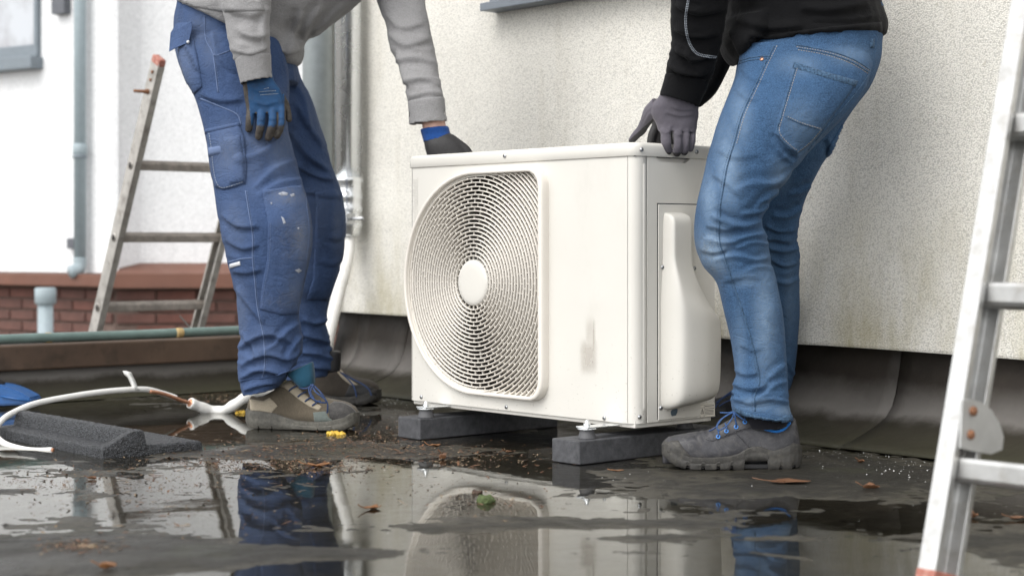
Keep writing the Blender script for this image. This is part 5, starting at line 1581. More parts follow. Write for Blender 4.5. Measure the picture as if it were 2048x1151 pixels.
for k, (y, x0, x1) in enumerate(((178, 528, 540), (184, 519, 554), (190, 521, 558))):
    stitches([(x0, y), ((x0 + x1) / 2, y - 1.5), (x1, y - 2.5)], bg_, 'stitch_pale', gl1, 'printed_mark', 1.6, 1.2, .0008)
g2 = fuse([sections([(849, 279, 900, 266, 4.498, .026), (848, 284, 906, 270, 4.495, .031), (850, 296, 925, 286, 4.49, .033), (856, 318, 940, 308, 4.49, .032), (866, 338, 940, 330, 4.49, .022)], sub=4, e=2.4),
           finger([(872, 325, 4.47), (872, 350, 4.475), (876, 375, 4.48)], [9, 8.5, 7.5]), finger([(890, 325, 4.475), (892, 352, 4.48), (896, 380, 4.49)], [9, 8.5, 7.5]), finger([(908, 322, 4.485), (911, 350, 4.495), (914, 378, 4.50)], [9, 8.5, 7.5]),
           finger([(925, 318, 4.50), (930, 345, 4.51), (932, 368, 4.52)], [8.5, 8, 7]), finger([(900, 276, 4.485), (918, 288, 4.48), (934, 300, 4.478), (945, 318, 4.48)], [10, 9, 8, 7])], .003, 2)
gl2 = link('glove', g2, 'glove_coat', body1); gl2['label'] = 'dark coated work glove gripping behind the unit'
link('knit_cuff', fuse([sections([(841, 258, 895, 252, 4.50, .0335), (841, 262, 898, 255, 4.50, .035), (844, 273, 900, 264, 4.50, .0335), (847, 285, 903, 273, 4.497, .034)], sub=4, hollow=(.003, .008))], .003, 1), 'cuff_blue', gl2)
# shoes
TOP1 = [(0, .030), (.01, .045), (.03, .056), (.09, .069), (.17, .075), (.25, .078), (.32, .084), (.40, .096), (.47, .109), (.55, .120), (.61, .124), (.66, .116), (.72, .105), (.78, .093), (.85, .082), (.91, .079), (.955, .082), (.98, .066), (1, .040)]
SOL1 = [(0, .046), (.03, .047), (.08, .037), (.14, .031), (.24, .024), (.38, .022), (.50, .024), (.60, .031), (.70, .041), (.82, .045), (.93, .046), (.97, .052), (1, .046)]
BOT1 = [(0, .022), (.03, .012), (.09, .003), (.14, 0), (.90, 0), (.96, .005), (1, .016)]
LUG1 = [(.47, .475, .004), (.30, .306, .005), (.18, .186, .005), (.72, .726, .005), (.84, .846, .005)]
a_ = GP(714, 864); b_ = GP(489, 857)
s1, bs1, at1 = shoe(body1, Vector((a_.x, a_.y + .045, 0)), Vector((b_.x, b_.y + .04, 0)), TOP1, SOL1, BOT1, LUG1, 'suede', 'sole_grey', 'sole_dark', 1.02, 'tan suede work shoe with dark toe cap and blue laces')
def zs(x, y): return (470 + x / 5.756, 700 + y / 5.756)
def zsl(l): return [zs(*q) for q in l]
patch('eyelet_strip', zsl([(480, 405), (560, 372), (640, 362), (700, 400), (800, 500), (900, 585), (1000, 650), (960, 690), (870, 655), (740, 570), (630, 475), (560, 425)]), bs1, .0022, 'suede_pale', s1, 2.5)
patch('toe_cap', zsl([(1060, 640), (1140, 590), (1240, 600), (1330, 640), (1385, 700), (1395, 725), (1290, 790), (1180, 825), (1090, 775)]), bs1, .0022, 'toe_dark', s1, 2.5)
patch('side_patch', zsl([(900, 715), (1040, 700), (1085, 780), (1170, 828), (1050, 848), (920, 845)]), bs1, .0016, 'suede_blue', s1, 2.5)
patch('heel_panel', zsl([(165, 560), (330, 585), (400, 545), (470, 615), (490, 640), (420, 720), (300, 700), (180, 690)]), bs1, .0016, 'suede_pale', s1, 2.5)
for x, y in ((665, 440), (765, 508), (848, 562), (930, 612)):
    lace([(*zs(x - 40, y + 28), .001), (*zs(x, y), .004), (*zs(x + 55, y - 25), .004)], bs1, s1, 'lace_blue', .0022)
def free(pts, mat, r, parent, name='lace'): link(name, tube_me(smoothpath([P(*p) for p in pts], 6), r, 7), mat, parent)
yl = 4.36
free([(*zs(880, 395), yl + .02), (*zs(850, 460), yl), (*zs(900, 560), yl - .01), (*zs(1000, 600), yl - .01), (*zs(1050, 590), yl - .005), (*zs(990, 490), yl - .005), (*zs(900, 400), yl + .015)], 'lace_blue', .0022, s1)
free([(*zs(885, 400), yl + .02), (*zs(930, 480), yl - .01), (*zs(1010, 540), yl - .015), (*zs(1062, 600), yl - .012), (*zs(1066, 680), yl - .005), (*zs(1060, 720), yl)], 'lace_blue', .0021, s1)
free([(*zs(740, 430), yl + .03), (*zs(820, 440), yl + .01), (*zs(900, 395), yl + .01), (*zs(870, 480), yl), (*zs(930, 590), yl - .01)], 'lace_blue', .0021, s1)
tg = fuse([sections([(572, 746, 626, 722, 4.425, .030), (576, 752, 628, 732, 4.42, .033), (588, 764, 630, 750, 4.41, .033), (600, 776, 630, 768, 4.405, .028)], sub=5, e=2.6)], .003, 2)
link('tongue', tg, 'teal', s1)
a_ = GP(757, 812); b_ = GP(575, 803)
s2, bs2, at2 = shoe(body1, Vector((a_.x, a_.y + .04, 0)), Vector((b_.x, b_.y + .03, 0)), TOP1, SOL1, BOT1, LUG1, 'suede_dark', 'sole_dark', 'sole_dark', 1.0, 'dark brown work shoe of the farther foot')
patch('toe_cap', zsl([(1060, 560), (1250, 560), (1320, 400), (1500, 395), (1600, 440), (1640, 520), (1500, 550), (1300, 560)]), bs2, .0022, 'shoe_black', s2, 3)
patch('eyelet_strip', zsl([(1140, 210), (1200, 205), (1300, 320), (1420, 400), (1340, 405), (1240, 330)]), bs2, .002, 'suede_pale', s2, 3)
yl = 5.05
free([(*zs(1210, 250), yl), (*zs(1290, 320), yl - .02), (*zs(1370, 420), yl - .03), (*zs(1400, 540), yl - .03)], 'lace_blue', .0022, s2)
free([(*zs(1230, 260), yl), (*zs(1350, 330), yl - .02), (*zs(1470, 390), yl - .02), (*zs(1540, 450), yl - .02), (*zs(1570, 520), yl - .02)], 'lace_blue', .0022, s2)
link('tongue', fuse([sections([(652, 700, 682, 702, 5.02, .03), (652, 720, 682, 722, 5.02, .03), (650, 745, 680, 742, 5.02, .03)], sub=5)], .004, 2), 'shoe_black', s2)

# ------------------------------------------------------------------ the man on the right
PELV2 = [(1490, 20, 1765, 10, 3.87, .15), (1486, 60, 1764, 55, 3.87, .165), (1480, 95, 1761, 85, 3.87, .175), (1476, 130, 1756, 125, 3.87, .180), (1470, 165, 1742, 162, 3.87, .175), (1470, 205, 1712, 205, 3.87, .15), (1475, 240, 1680, 240, 3.88, .11)]
RNEAR = [(1482, 90, 1740, 90, 3.79, .09), (1476, 128, 1742, 128, 3.775, .108), (1463, 172, 1730, 175, 3.755, .115), (1450, 207, 1700, 222, 3.735, .114), (1437, 242, 1662, 260, 3.72, .11), (1424, 282, 1626, 294, 3.71, .103), (1413, 320, 1598, 326, 3.70, .097), (1404, 362, 1567, 366, 3.69, .09), (1394, 408, 1536, 408, 3.68, .083), (1389, 447, 1522, 440, 3.68, .080),
         (1391, 490, 1534, 472, 3.68, .078), (1406, 530, 1541, 517, 3.68, .075), (1432, 562, 1553, 557, 3.675, .070), (1443, 597, 1560, 592, 3.67, .068), (1451, 630, 1565, 622, 3.665, .067), (1463, 679, 1571, 689, 3.66, .063), (1472, 742, 1574, 748, 3.655, .060), (1466, 780, 1576, 785, 3.65, .060), (1462, 803, 1578, 812, 3.65, .062), (1467, 828, 1588, 842, 3.65, .064)]
RFAR = [(1560, 100, 1757, 110, 3.97, .095), (1560, 140, 1752, 145, 3.975, .105), (1556, 175, 1736, 178, 3.985, .105), (1545, 240, 1690, 240, 4.02, .10), (1530, 290, 1662, 298, 4.04, .096), (1515, 330, 1641, 331, 4.06, .092), (1497, 382, 1617, 382, 4.10, .088), (1487, 424, 1602, 424, 4.13, .083), (1484, 477, 1594, 477, 4.17, .078), (1492, 509, 1598, 509, 4.20, .075),
        (1502, 551, 1598, 551, 4.23, .07), (1510, 600, 1599, 600, 4.27, .067), (1515, 647, 1598, 647, 4.30, .064), (1517, 694, 1595, 694, 4.33, .062), (1508, 750, 1588, 750, 4.36, .060), (1498, 785, 1578, 778, 4.38, .060)]
h2 = P(1395, -470, 3.88)
man2 = fuse([sections(PELV2, scale=.8), sections(RNEAR[:-3], scale=.60), sections(RFAR[:-2], scale=.60),
             sections([(1500, 60, 1740, 40, 3.88, .13), (1475, -40, 1715, -60, 3.88, .14), (1440, -140, 1670, -190, 3.88, .145), (1400, -240, 1600, -330, 3.88, .15), (1385, -330, 1480, -400, 3.88, .08)], scale=.85),
             tube_part([P(1480, -270, 3.74), P(1430, -130, 3.72), P(1392, -10, 3.75), P(1388, 80, 3.79), P(1364, 170, 3.838), P(1355, 225, 3.848)], [.05, .05, .040, .032, .022, .017]),
             tube_part([P(1480, -270, 4.02), P(1470, -120, 4.04), P(1455, 20, 4.06), P(1420, 130, 4.07), P(1372, 212, 4.09), P(1335, 248, 4.11)], [.05, .046, .036, .030, .022, .018]),
             tube_part([P(1440, -360, 3.88), P(1420, -400, 3.88), P(1405, -440, 3.88)], [.06, .055, .055])] + head(h2, Vector((-.75, -.05, -.6)))[0], .010, 1)
body2 = link('person', man2, 'skin')
tag(body2, 'man in black sweater and faded blue jeans bending over the right end of the unit', 'person')
hair(h2, head(h2, Vector((-.75, -.05, -.6)))[1], body2)
je = fuse([sections(PELV2, sub=5), sections(RNEAR, sub=5, hollow=(.011, .05)), sections(RFAR, sub=5, hollow=(.005, .05))], .0042, 3)
RN = (0, 3.93); RF = (3.95, 9)
F3 = [([(1521, 437), (1490, 447), (1455, 440), (1422, 424)], 7, .0052, RN), ([(1531, 462), (1495, 468), (1455, 480), (1408, 472)], 6, .0042, RN), ([(1410, 452), (1450, 462), (1480, 455)], 6, .003, RN), ([(1538, 484), (1505, 482), (1470, 494)], 5, .0035, RN), ([(1541, 507), (1512, 516), (1470, 507), (1425, 516)], 6, .004, RN),
      ([(1548, 534), (1520, 529), (1488, 540)], 5, .0030, RN), ([(1400, 500), (1430, 508), (1455, 500)], 6, .0025, RN), ([(1445, 566), (1490, 556), (1520, 560)], 8, .0018, RN),
      ([(1580, 340), (1545, 362), (1505, 362), (1465, 380)], 10, .0035, RN), ([(1562, 378), (1532, 392), (1505, 420)], 7, .0035, RN), ([(1535, 405), (1515, 420), (1480, 425)], 6, .0035, RN), ([(1430, 300), (1470, 318), (1520, 312)], 12, .0020, RN), ([(1420, 350), (1455, 372), (1480, 400)], 9, .0025, RN),
      ([(1548, 262), (1566, 292), (1596, 316)], 7, .0042, RN), ([(1540, 280), (1560, 310), (1585, 328)], 7, .003, RN), ([(1480, 140), (1505, 160), (1535, 165)], 10, .002, RN), ([(1468, 180), (1495, 200), (1520, 202)], 9, .002, RN),
      ([(1464, 770), (1500, 781), (1538, 771)], 6, .0042, RN), ([(1575, 758), (1548, 766), (1520, 790), (1500, 795)], 6, .0042, RN), ([(1463, 797), (1500, 808), (1545, 801), (1577, 808)], 6, .0042, RN), ([(1470, 740), (1490, 752), (1518, 748)], 7, .003, RN), ([(1572, 725), (1550, 738), (1535, 755)], 7, .0025, RN), ([(1478, 690), (1500, 702), (1525, 700)], 9, .0015, RN),
      ([(1530, 452), (1560, 466), (1596, 460)], 6, .005, RF), ([(1597, 492), (1565, 498), (1535, 490)], 6, .005, RF), ([(1540, 520), (1570, 534), (1598, 524)], 5, .004, RF), ([(1598, 552), (1575, 562), (1550, 556)], 6, .003, RF), ([(1602, 412), (1575, 428), (1545, 425)], 7, .004, RF), ([(1620, 366), (1600, 380), (1575, 382)], 7, .003, RF),
      ([(1570, 720), (1580, 740), (1588, 752)], 5, .003, RF), ([(1640, 260), (1655, 290), (1652, 315)], 6, .003, RF)]
folds(je, F3, noise=((9, 9, 6, .0018, 3), (30, 30, 16, .0010, 2)), gain=1.6, narrow=.80, zones=((1500, 470, 60, 40, .004, .05, .06, 0, 3.93), (1520, 785, 70, 30, .005, .08, .075, 0, 3.93), (1570, 490, 50, 50, .005, .1, .06, 3.95, 9), (1585, 320, 40, 30, .004, -.6, .06, 0, 3.93)))
WEAR['wear'] = [(1425, 500, 30, 55, .85), (1455, 330, 26, 90, .6), (1480, 230, 22, 60, .45), (1420, 400, 18, 60, .6), (1530, 640, 22, 110, .55), (1500, 560, 40, 16, .35), (1560, 350, 20, 30, .35), (1600, 130, 40, 20, .35), (1600, 250, 40, 50, .28), (1480, 690, 14, 70, .3), (1700, 110, 40, 20, .35), (1575, 820, 30, 12, .5), (1580, 600, 14, 100, .3), (1515, 808, 40, 14, .45)]
WEAR['stain'] = [(1415, 500, 22, 22, .7), (1430, 540, 20, 20, .4)]
for k_, v_ in WEAR.items(): wear_attr(je, k_, v_)
jeans = link('jeans', je, 'denim', body2)
jeans['label'] = 'faded blue denim jeans with a back pocket'
bj = bvh_of(je)
patch('back_pocket', [(1588, 126), (1650, 146), (1713, 163), (1700, 186), (1672, 222), (1645, 258), (1620, 288), (1594, 308), (1575, 297), (1550, 267), (1556, 235), (1572, 180)], bj, .0026, 'denim', jeans, 4, .0008)
patch('pocket_hem', [(1588, 125), (1650, 145), (1714, 162), (1709, 174), (1648, 157), (1585, 138)], bj, .0048, 'denim_edge', jeans, 3)
bkp = bvh_of(next(o for o in jeans.children if o.name.startswith('back_pocket')).data)
patch('back_pocket', [(1662, 285), (1684, 248), (1688, 268), (1676, 292), (1656, 312), (1652, 306)], bj, .004, 'denim', jeans, 3, yr=(3.9, 9))
for s_ in ([(1591, 136), (1577, 182), (1561, 236), (1555, 266), (1578, 293), (1594, 303)], [(1592, 305), (1618, 284), (1642, 256)], [(1571, 234), (1600, 247), (1640, 259)]):
    seam(s_, bkp, .0013, 'denim_edge', jeans); stitches([(x + 4, y - 1) for x, y in s_], bkp, 'stitch_gold', jeans, r=.0007)
SSE = [(1549, 92), (1530, 130), (1513, 168), (1485, 229), (1468, 288), (1455, 332), (1447, 375), (1440, 420), (1439, 480), (1450, 514), (1465, 562), (1487, 626), (1503, 679), (1513, 721), (1519, 763), (1510, 790), (1510, 822)]
seam(SSE, bj, .0015, 'denim_edge', jeans)
stitches([(x + 5, y) for x, y in SSE[:5]], bj, 'stitch_gold', jeans, r=.0007); stitches([(x - 5, y) for x, y in SSE], bj, 'denim_edge', jeans, r=.0005, dash=2.4, gap=2.6)
for s_ in ([(1593, 91), (1652, 101), (1704, 118), (1739, 139)], [(1596, 97), (1652, 107), (1702, 124), (1737, 145)]):
    seam(s_, bj, .0015, 'denim_edge', jeans); stitches([(x, y + 3) for x, y in s_], bj, 'stitch_gold', jeans, r=.0007)
seam([(1741, 140), (1722, 172), (1690, 212), (1650, 258), (1616, 300)], bj, .0014, 'denim_edge', jeans)
for dy in (0, 5): seam([(1479, 122 + dy), (1500, 116 + dy), (1524, 113 + dy), (1541, 112 + dy)], bj, .0014, 'denim_edge', jeans)
l, nn = cast(bj, 1524, 119)
link('rivet', tube_me([l, l + nn * .0022, l + nn * .003], [.0046, .0044, .002], 12), 'rivet', jeans)
patch('belt_loop', [(1740, 78), (1747, 78), (1746, 96), (1739, 95)], bj, .005, 'denim_edge', jeans, 2)
HEM = [(1466, 808), (1490, 818), (1520, 826), (1552, 831), (1582, 828)]
patch('hem', [(1468, 812), (1490, 823), (1520, 832), (1552, 838), (1581, 826), (1585, 834), (1575, 846), (1550, 848), (1520, 842), (1490, 832), (1471, 823)], bj, .003, 'denim_edge', jeans, 2.5)
WEAR.clear()
# black sweater
TOR2 = [(1478, 96, 1766, 74, 3.875, .186), (1466, 70, 1768, 50, 3.88, .192), (1455, 30, 1760, 22, 3.88, .194), (1448, -20, 1748, -20, 3.88, .195), (1430, -120, 1710, -160, 3.88, .195), (1390, -240, 1620, -320, 3.88, .19), (1375, -340, 1490, -410, 3.88, .11)]
SAG2 = [(1450, 40, 1560, 40, 3.87, .15), (1444, 80, 1530, 85, 3.87, .155), (1452, 105, 1505, 100, 3.87, .15), (1466, 121, 1486, 118, 3.87, .12), (1473, 126, 1480, 125, 3.87, .08)]
ARMR = [(1430, -290, 1560, -250, 3.76, .07), (1390, -180, 1510, -160, 3.735, .07), (1358, -80, 1475, -60, 3.73, .067), (1347, -20, 1460, 0, 3.74, .062), (1344, 35, 1452, 40, 3.765, .058), (1345, 72, 1444, 85, 3.785, .053), (1342, 105, 1436, 112, 3.80, .050), (1334, 135, 1424, 150, 3.815, .046), (1331, 150, 1416, 168, 3.825, .043)]
ARMF = [(1440, -260, 1560, -240, 4.0, .07), (1425, -120, 1530, -100, 4.04, .065), (1410, 10, 1500, 40, 4.06, .058), (1395, 90, 1462, 128, 4.075, .048), (1372, 140, 1432, 186, 4.085, .042), (1350, 172, 1400, 220, 4.095, .038)]
sb = fuse([sections(TOR2, sub=5), sections(SAG2), sections(ARMR, sub=5), sections(ARMF, sub=5)], .0055, 3)
F4 = [([(1350, 100), (1385, 122), (1425, 112)], 8, .006, (0, 3.9)), ([(1338, 132), (1375, 150), (1415, 148)], 7, .007, (0, 3.9)), ([(1350, 60), (1390, 75), (1440, 70)], 11, .005, (0, 3.9)), ([(1352, 10), (1395, 30), (1450, 20)], 12, .005, (0, 3.9)), ([(1370, 90), (1378, 125), (1395, 150)], 7, .004, (0, 3.9)),
      ([(1470, 40), (1530, 60), (1610, 55)], 12, .005), ([(1490, 70), (1540, 80), (1600, 72)], 9, .004), ([(1600, 20), (1660, 25), (1740, 10)], 12, .004), ([(1455, 60), (1470, 90), (1480, 112)], 8, .005), ([(1620, 42), (1690, 42), (1758, 34)], 4, .003)]
folds(sb, F4, noise=((8, 8, 8, .004, 3), (24, 24, 24, .0012, 2)), gain=1.6, narrow=.75, zones=((1380, 125, 50, 40, .010, .2, .06, 0, 3.95), (1395, 40, 50, 50, .006, .1, .05, 0, 3.95)))
swb = link('sweater', sb, 'black_knit', body2); swb['label'] = 'black knitted sweater'
bsb = bvh_of(sb)
link('cuff', fuse([sections([(1330, 146, 1418, 164, 3.825, .045), (1328, 158, 1415, 176, 3.83, .046), (1323, 175, 1405, 197, 3.835, .044), (1318, 191, 1397, 217, 3.84, .043)], sub=6, hollow=(.004, .03))], .0035, 2), 'black_knit', swb)
wbp = patch('waistband', [(1500, 92), (1560, 88), (1640, 84), (1720, 82), (1766, 78), (1762, 44), (1700, 50), (1640, 56), (1580, 64), (1530, 72), (1500, 80)], bsb, .0035, 'black_knit', swb, 5)
stitches([(1376, -4), (1370, 35), (1372, 66), (1381, 94), (1398, 111), (1433, 116)], bsb, 'stitch_pale', swb, dash=2.0, gap=1.4, r=.0013)
stitches([(1379, -4), (1373, 35), (1375, 66), (1384, 93), (1400, 108), (1433, 113)], bsb, 'stitch_pale', swb, dash=2.0, gap=1.4, r=.0010)
# gloves
YF = 3.832
g3 = fuse([sections([(1326, 176, 1402, 200, 3.84, .030), (1318, 192, 1397, 216, 3.842, .030), (1304, 210, 1397, 228, 3.848, .030), (1303, 228, 1396, 240, 3.85, .028), (1312, 246, 1394, 254, 3.85, .026), (1317, 262, 1391, 266, 3.846, .022)], sub=4, e=2.4),
           finger([(1331, 248, 3.848), (1331, 266, 3.836), (1332, 286, 3.830), (1336, 301, 3.838)], [11.6, 11.2, 10.4, 9]), finger([(1352, 250, 3.848), (1354, 268, 3.830), (1355, 290, 3.825), (1354, 306, 3.833)], [9.4, 9.2, 9.0, 8.2]),
           finger([(1369, 252, 3.85), (1371, 269, 3.834), (1371.5, 290, 3.830), (1369, 304, 3.838)], [8.4, 8.3, 8.1, 7.4]), finger([(1384, 252, 3.852), (1385, 268, 3.842), (1385, 285, 3.838), (1381, 298, 3.844)], [7.0, 6.6, 6.4, 6.0]),
           finger([(1318, 212, 3.855), (1302, 226, 3.87), (1291, 243, 3.89), (1283, 259, 3.905), (1272, 270, 3.915), (1264, 280, 3.93)], [20, 17, 11.5, 10.5, 9, 7.5])], .0016, 2)
folds(g3, [([(1330, 226), (1360, 234), (1392, 230)], 5, .0016), ([(1340, 214), (1365, 222), (1394, 220)], 4, .0012), ([(1318, 262), (1330, 268), (1342, 264)], 4, .0014), ([(1348, 266), (1357, 272), (1366, 268)], 4, .0014), ([(1342, 252), (1343, 270), (1344, 296)], 3, -.0018), ([(1364, 256), (1365, 272), (1364, 300)], 3, -.0018), ([(1379, 256), (1380, 272), (1378, 296)], 2.6, -.0018), ([(1300, 222), (1290, 240), (1285, 256)], 5, .001)], noise=((60, 60, 60, .0008, 2),))
gl3 = link('glove', g3, ['glove_grey', 'glove_coat'], body2); gl3['label'] = 'grey knitted work glove gripping the top edge of the unit'
facemat(gl3, lambda px, py, c: ((py > 305 + (px - 1330) * .02) & (px > 1312)) | ((px < 1306) & (py > 268 - (px - 1272) * .9)) | ((c[:, 1] > 3.852) & (px > 1305) & (py > 250)))
g4 = fuse([sections([(1350, 178, 1396, 222, 4.095, .03), (1330, 200, 1380, 240, 4.10, .03), (1308, 225, 1352, 262, 4.11, .028), (1302, 245, 1338, 276, 4.115, .024)], sub=4),
           finger([(1312, 252, 4.11), (1304, 270, 4.108), (1301, 290, 4.112), (1302, 310, 4.12)], [9, 8.5, 8, 7]), finger([(1322, 258, 4.115), (1318, 280, 4.12), (1318, 300, 4.125), (1320, 318, 4.13)], [9, 8.5, 8, 7]),
           finger([(1334, 262, 4.12), (1333, 284, 4.125), (1334, 305, 4.13)], [9, 8.5, 7]), finger([(1344, 262, 4.12), (1346, 282, 4.125), (1348, 300, 4.13)], [8, 7.5, 6.5]), finger([(1350, 232, 4.10), (1352, 255, 4.09), (1350, 275, 4.085)], [9, 8, 7])], .003, 2)
gl4 = link('glove', g4, 'glove_coat', body2); gl4['label'] = 'dark coated glove behind the unit'
# shoes
def zr_(x): return (x - 148) / 1522.
TOP2 = [(zr_(x), (1060 - y) * .0001923) for x, y in ((148, 900), (165, 800), (190, 745), (215, 715), (330, 690), (480, 665), (640, 638), (760, 590), (900, 520), (1000, 475), (1060, 455), (1130, 500), (1250, 580), (1400, 615), (1500, 565), (1570, 490), (1600, 510), (1640, 700), (1668, 880))]
SOL2 = [(zr_(x), (1060 - y) * .0001923) for x, y in ((148, 800), (200, 750), (280, 800), (340, 860), (420, 905), (520, 915), (700, 915), (850, 905), (950, 880), (1050, 822), (1120, 798), (1200, 803), (1330, 850), (1450, 815), (1560, 765), (1640, 790), (1670, 860))]
BOT2 = [(0, .030), (.04, .018), (.10, .008), (.17, .002), (.22, 0), (.92, 0), (.96, .006), (1, .019)]
LUG2 = [(zr_(a), zr_(b), h) for a, b, h in ((385, 425, .009), (550, 590, .008), (715, 752, .008), (870, 902, .008), (1020, 1280, .019), (1395, 1432, .008), (1545, 1580, .010))]
s3, bs3, at3 = shoe(body2, Vector((.3190, 3.655, 0)), Vector((.6165, 3.655, 0)), TOP2, SOL2, BOT2, LUG2, 'leather_grey', 'sole_dark', 'black_plastic', 1.02, 'grey leather work shoe with bright blue eyelets and laces')
def zr(x, y): return (1300 + x / 5.482, 750 + y / 5.482)
def zrl(l): return [zr(*q) for q in l]
patch('toe_guard', zrl([(168, 850), (190, 760), (225, 720), (310, 715), (360, 790), (440, 880), (470, 905), (380, 900), (270, 880)]), bs3, .0028, 'sole_dark', s3, 2.5)
seam(zrl([(930, 620), (1000, 690), (1095, 795)]), bs3, .0010, 'leather_grey', s3); seam(zrl([(730, 710), (860, 660), (1000, 610), (1170, 570)]), bs3, .0009, 'leather_grey', s3)
seam(zrl([(590, 660), (620, 700), (690, 715), (740, 690)]), bs3, .0010, 'leather_grey', s3)
patch('eyelet_panel', zrl([(690, 690), (760, 600), (860, 545), (960, 480), (1060, 460), (1110, 500), (1160, 560), (1000, 605), (860, 655), (740, 705)]), bs3, .0016, 'leather_grey', s3, 2.5)
bev = bvh_of(next(o for o in s3.children if o.name.startswith('eyelet_panel')).data)
for x, y in ((748, 672), (838, 612), (945, 566), (1040, 512)):
    l, nn = cast(bev, *zr(x, y))
    if l is None: l, nn = cast(bs3, *zr(x, y))
    V = []; F = []; e1 = nn.cross(ZV).normalized(); e2 = nn.cross(e1).normalized(); sg = 16
    for i in range(sg):
        for j in range(6):
            a = 2 * math.pi * i / sg; b = 2 * math.pi * j / 6; r = .0036 + .0012 * math.cos(b)
            V.append(l + e1 * r * math.cos(a) + e2 * r * math.sin(a) + nn * (.0006 + .0010 * math.sin(b)))
    for i in range(sg):
        for j in range(6): F.append((i * 6 + j, i * 6 + (j + 1) % 6, ((i + 1) % sg) * 6 + (j + 1) % 6, ((i + 1) % sg) * 6 + j))
    link('eyelet', pyd(V, F), 'eyelet_blue', s3)
    lace([(*zr(x, y), .001), (*zr(x + 2, y - 35), .004), (*zr(x - 12, y - 80), .003)], bs3, s3, 'lace_bright', .0014)
yl = 3.595
free([(*zr(915, 400), yl), (*zr(800, 470), yl), (*zr(735, 560), yl - .005), (*zr(760, 600), yl - .008), (*zr(830, 560), yl - .008), (*zr(900, 470), yl - .004), (*zr(918, 410), yl)], 'lace_bright', .0014, s3)
free([(*zr(920, 405), yl), (*zr(840, 440), yl + .004), (*zr(760, 500), yl + .004), (*zr(720, 570), yl), (*zr(650, 610), yl + .012)], 'lace_blue', .0017, s3)
free([(*zr(770, 408), yl + .03), (*zr(850, 410), yl + .015), (*zr(920, 402), yl), (*zr(960, 440), yl), (*zr(1030, 490), yl + .004), (*zr(1042, 510), yl + .008)], 'lace_bright', .0014, s3)
free([(*zr(915, 395), yl), (*zr(930, 440), yl - .003), (*zr(942, 520), yl), (*zr(945, 562), yl + .004)], 'lace_bright', .0014, s3)
# collar liner and sock
cl = []
for x, y in ((1108, 482), (1140, 512), (1200, 556), (1280, 590), (1380, 610), (1460, 590), (1500, 552), (1530, 515)):
    l, nn = cast(bs3, *zr(x, y + 10))
    if l is not None: cl.append(l + Vector((0, -.001, .001)))
far_ = [Vector((p.x, 2 * 3.655 - p.y, p.z)) for p in cl[::-1]]
link('collar_liner', tube_me(smoothpath(cl + far_ + [cl[0]], 4), .0030, 8), 'blue_liner', s3)
link('sock', fuse([sections([(1490, 820, 1572, 820, 3.652, .040), (1492, 842, 1574, 840, 3.652, .040), (1495, 858, 1576, 852, 3.652, .038)], sub=4)], .004, 2), 'sock_black', s3)
s4, bs4, at4 = shoe(body2, P(1403, 860, 4.44) * 1.0, P(1556, 860, 4.56), TOP2, SOL2, BOT2, LUG2, 'shoe_black', 'shoe_black', 'black_plastic', 1.0, 'dark work shoe of the farther foot')
yl = 4.40
for q in ([(1432, 805), (1445, 796), (1460, 788), (1470, 784)], [(1438, 812), (1450, 804), (1464, 798), (1474, 792)], [(1430, 815), (1440, 800), (1452, 790), (1466, 780)]): free([(x, y, yl) for x, y in q], 'lace_blue', .002, s4)

# ================================================================== smear of a blurred-out logo on the unit, leaves, moss, grit
t = NT('smear'); at = t.n('ShaderNodeAttribute', attribute_name='mark')
tr_ = t.n('ShaderNodeBsdfTransparent'); df = t.n('ShaderNodeBsdfDiffuse'); df.inputs[0].default_value = (0.50, 0.46, 0.41, 1); mx = t.n('ShaderNodeMixShader')
t.l(t.math('MULTIPLY', at.outputs['Fac'], t.ramp(t.noise(60, 4), [(0.3, 0.7), (0.7, 1.0)])), mx.inputs[0]); t.l(tr_.outputs[0], mx.inputs[1]); t.l(df.outputs[0], mx.inputs[2]); t.l(mx.outputs[0], t.o.inputs['Surface'])
M['smear'] = t.m
V = []; F = []; wv = []
nx, ny = 24, 40
for i in range(nx + 1):
    for j in range(ny + 1):
        px_, py_ = 1150 + 56 * i / nx, 625 + 135 * j / ny
        w_, z_ = on_front(px_, py_); V.append(U(w_, -.0005, z_))
        a = .55 * math.exp(-((px_ - 1177) / 15) ** 4 - ((py_ - 713) / 30) ** 4)
        a = max(a, .30 * math.exp(-((px_ - 1180) / 8) ** 4 - ((py_ - 665) / 28) ** 4), .75 * math.exp(-((px_ - 1188) / 1.6) ** 2 - ((py_ - 675) / 34) ** 6))
        wv.append(a)
for i in range(nx):
    for j in range(ny): q = i * (ny + 1) + j; F.append((q, q + 1, q + ny + 2, q + ny + 1))
me = pyd(V, F); a_ = me.attributes.new('mark', 'FLOAT', 'POINT'); a_.data.foreach_set('value', wv)
link('logo_smear', me, 'smear', unit)

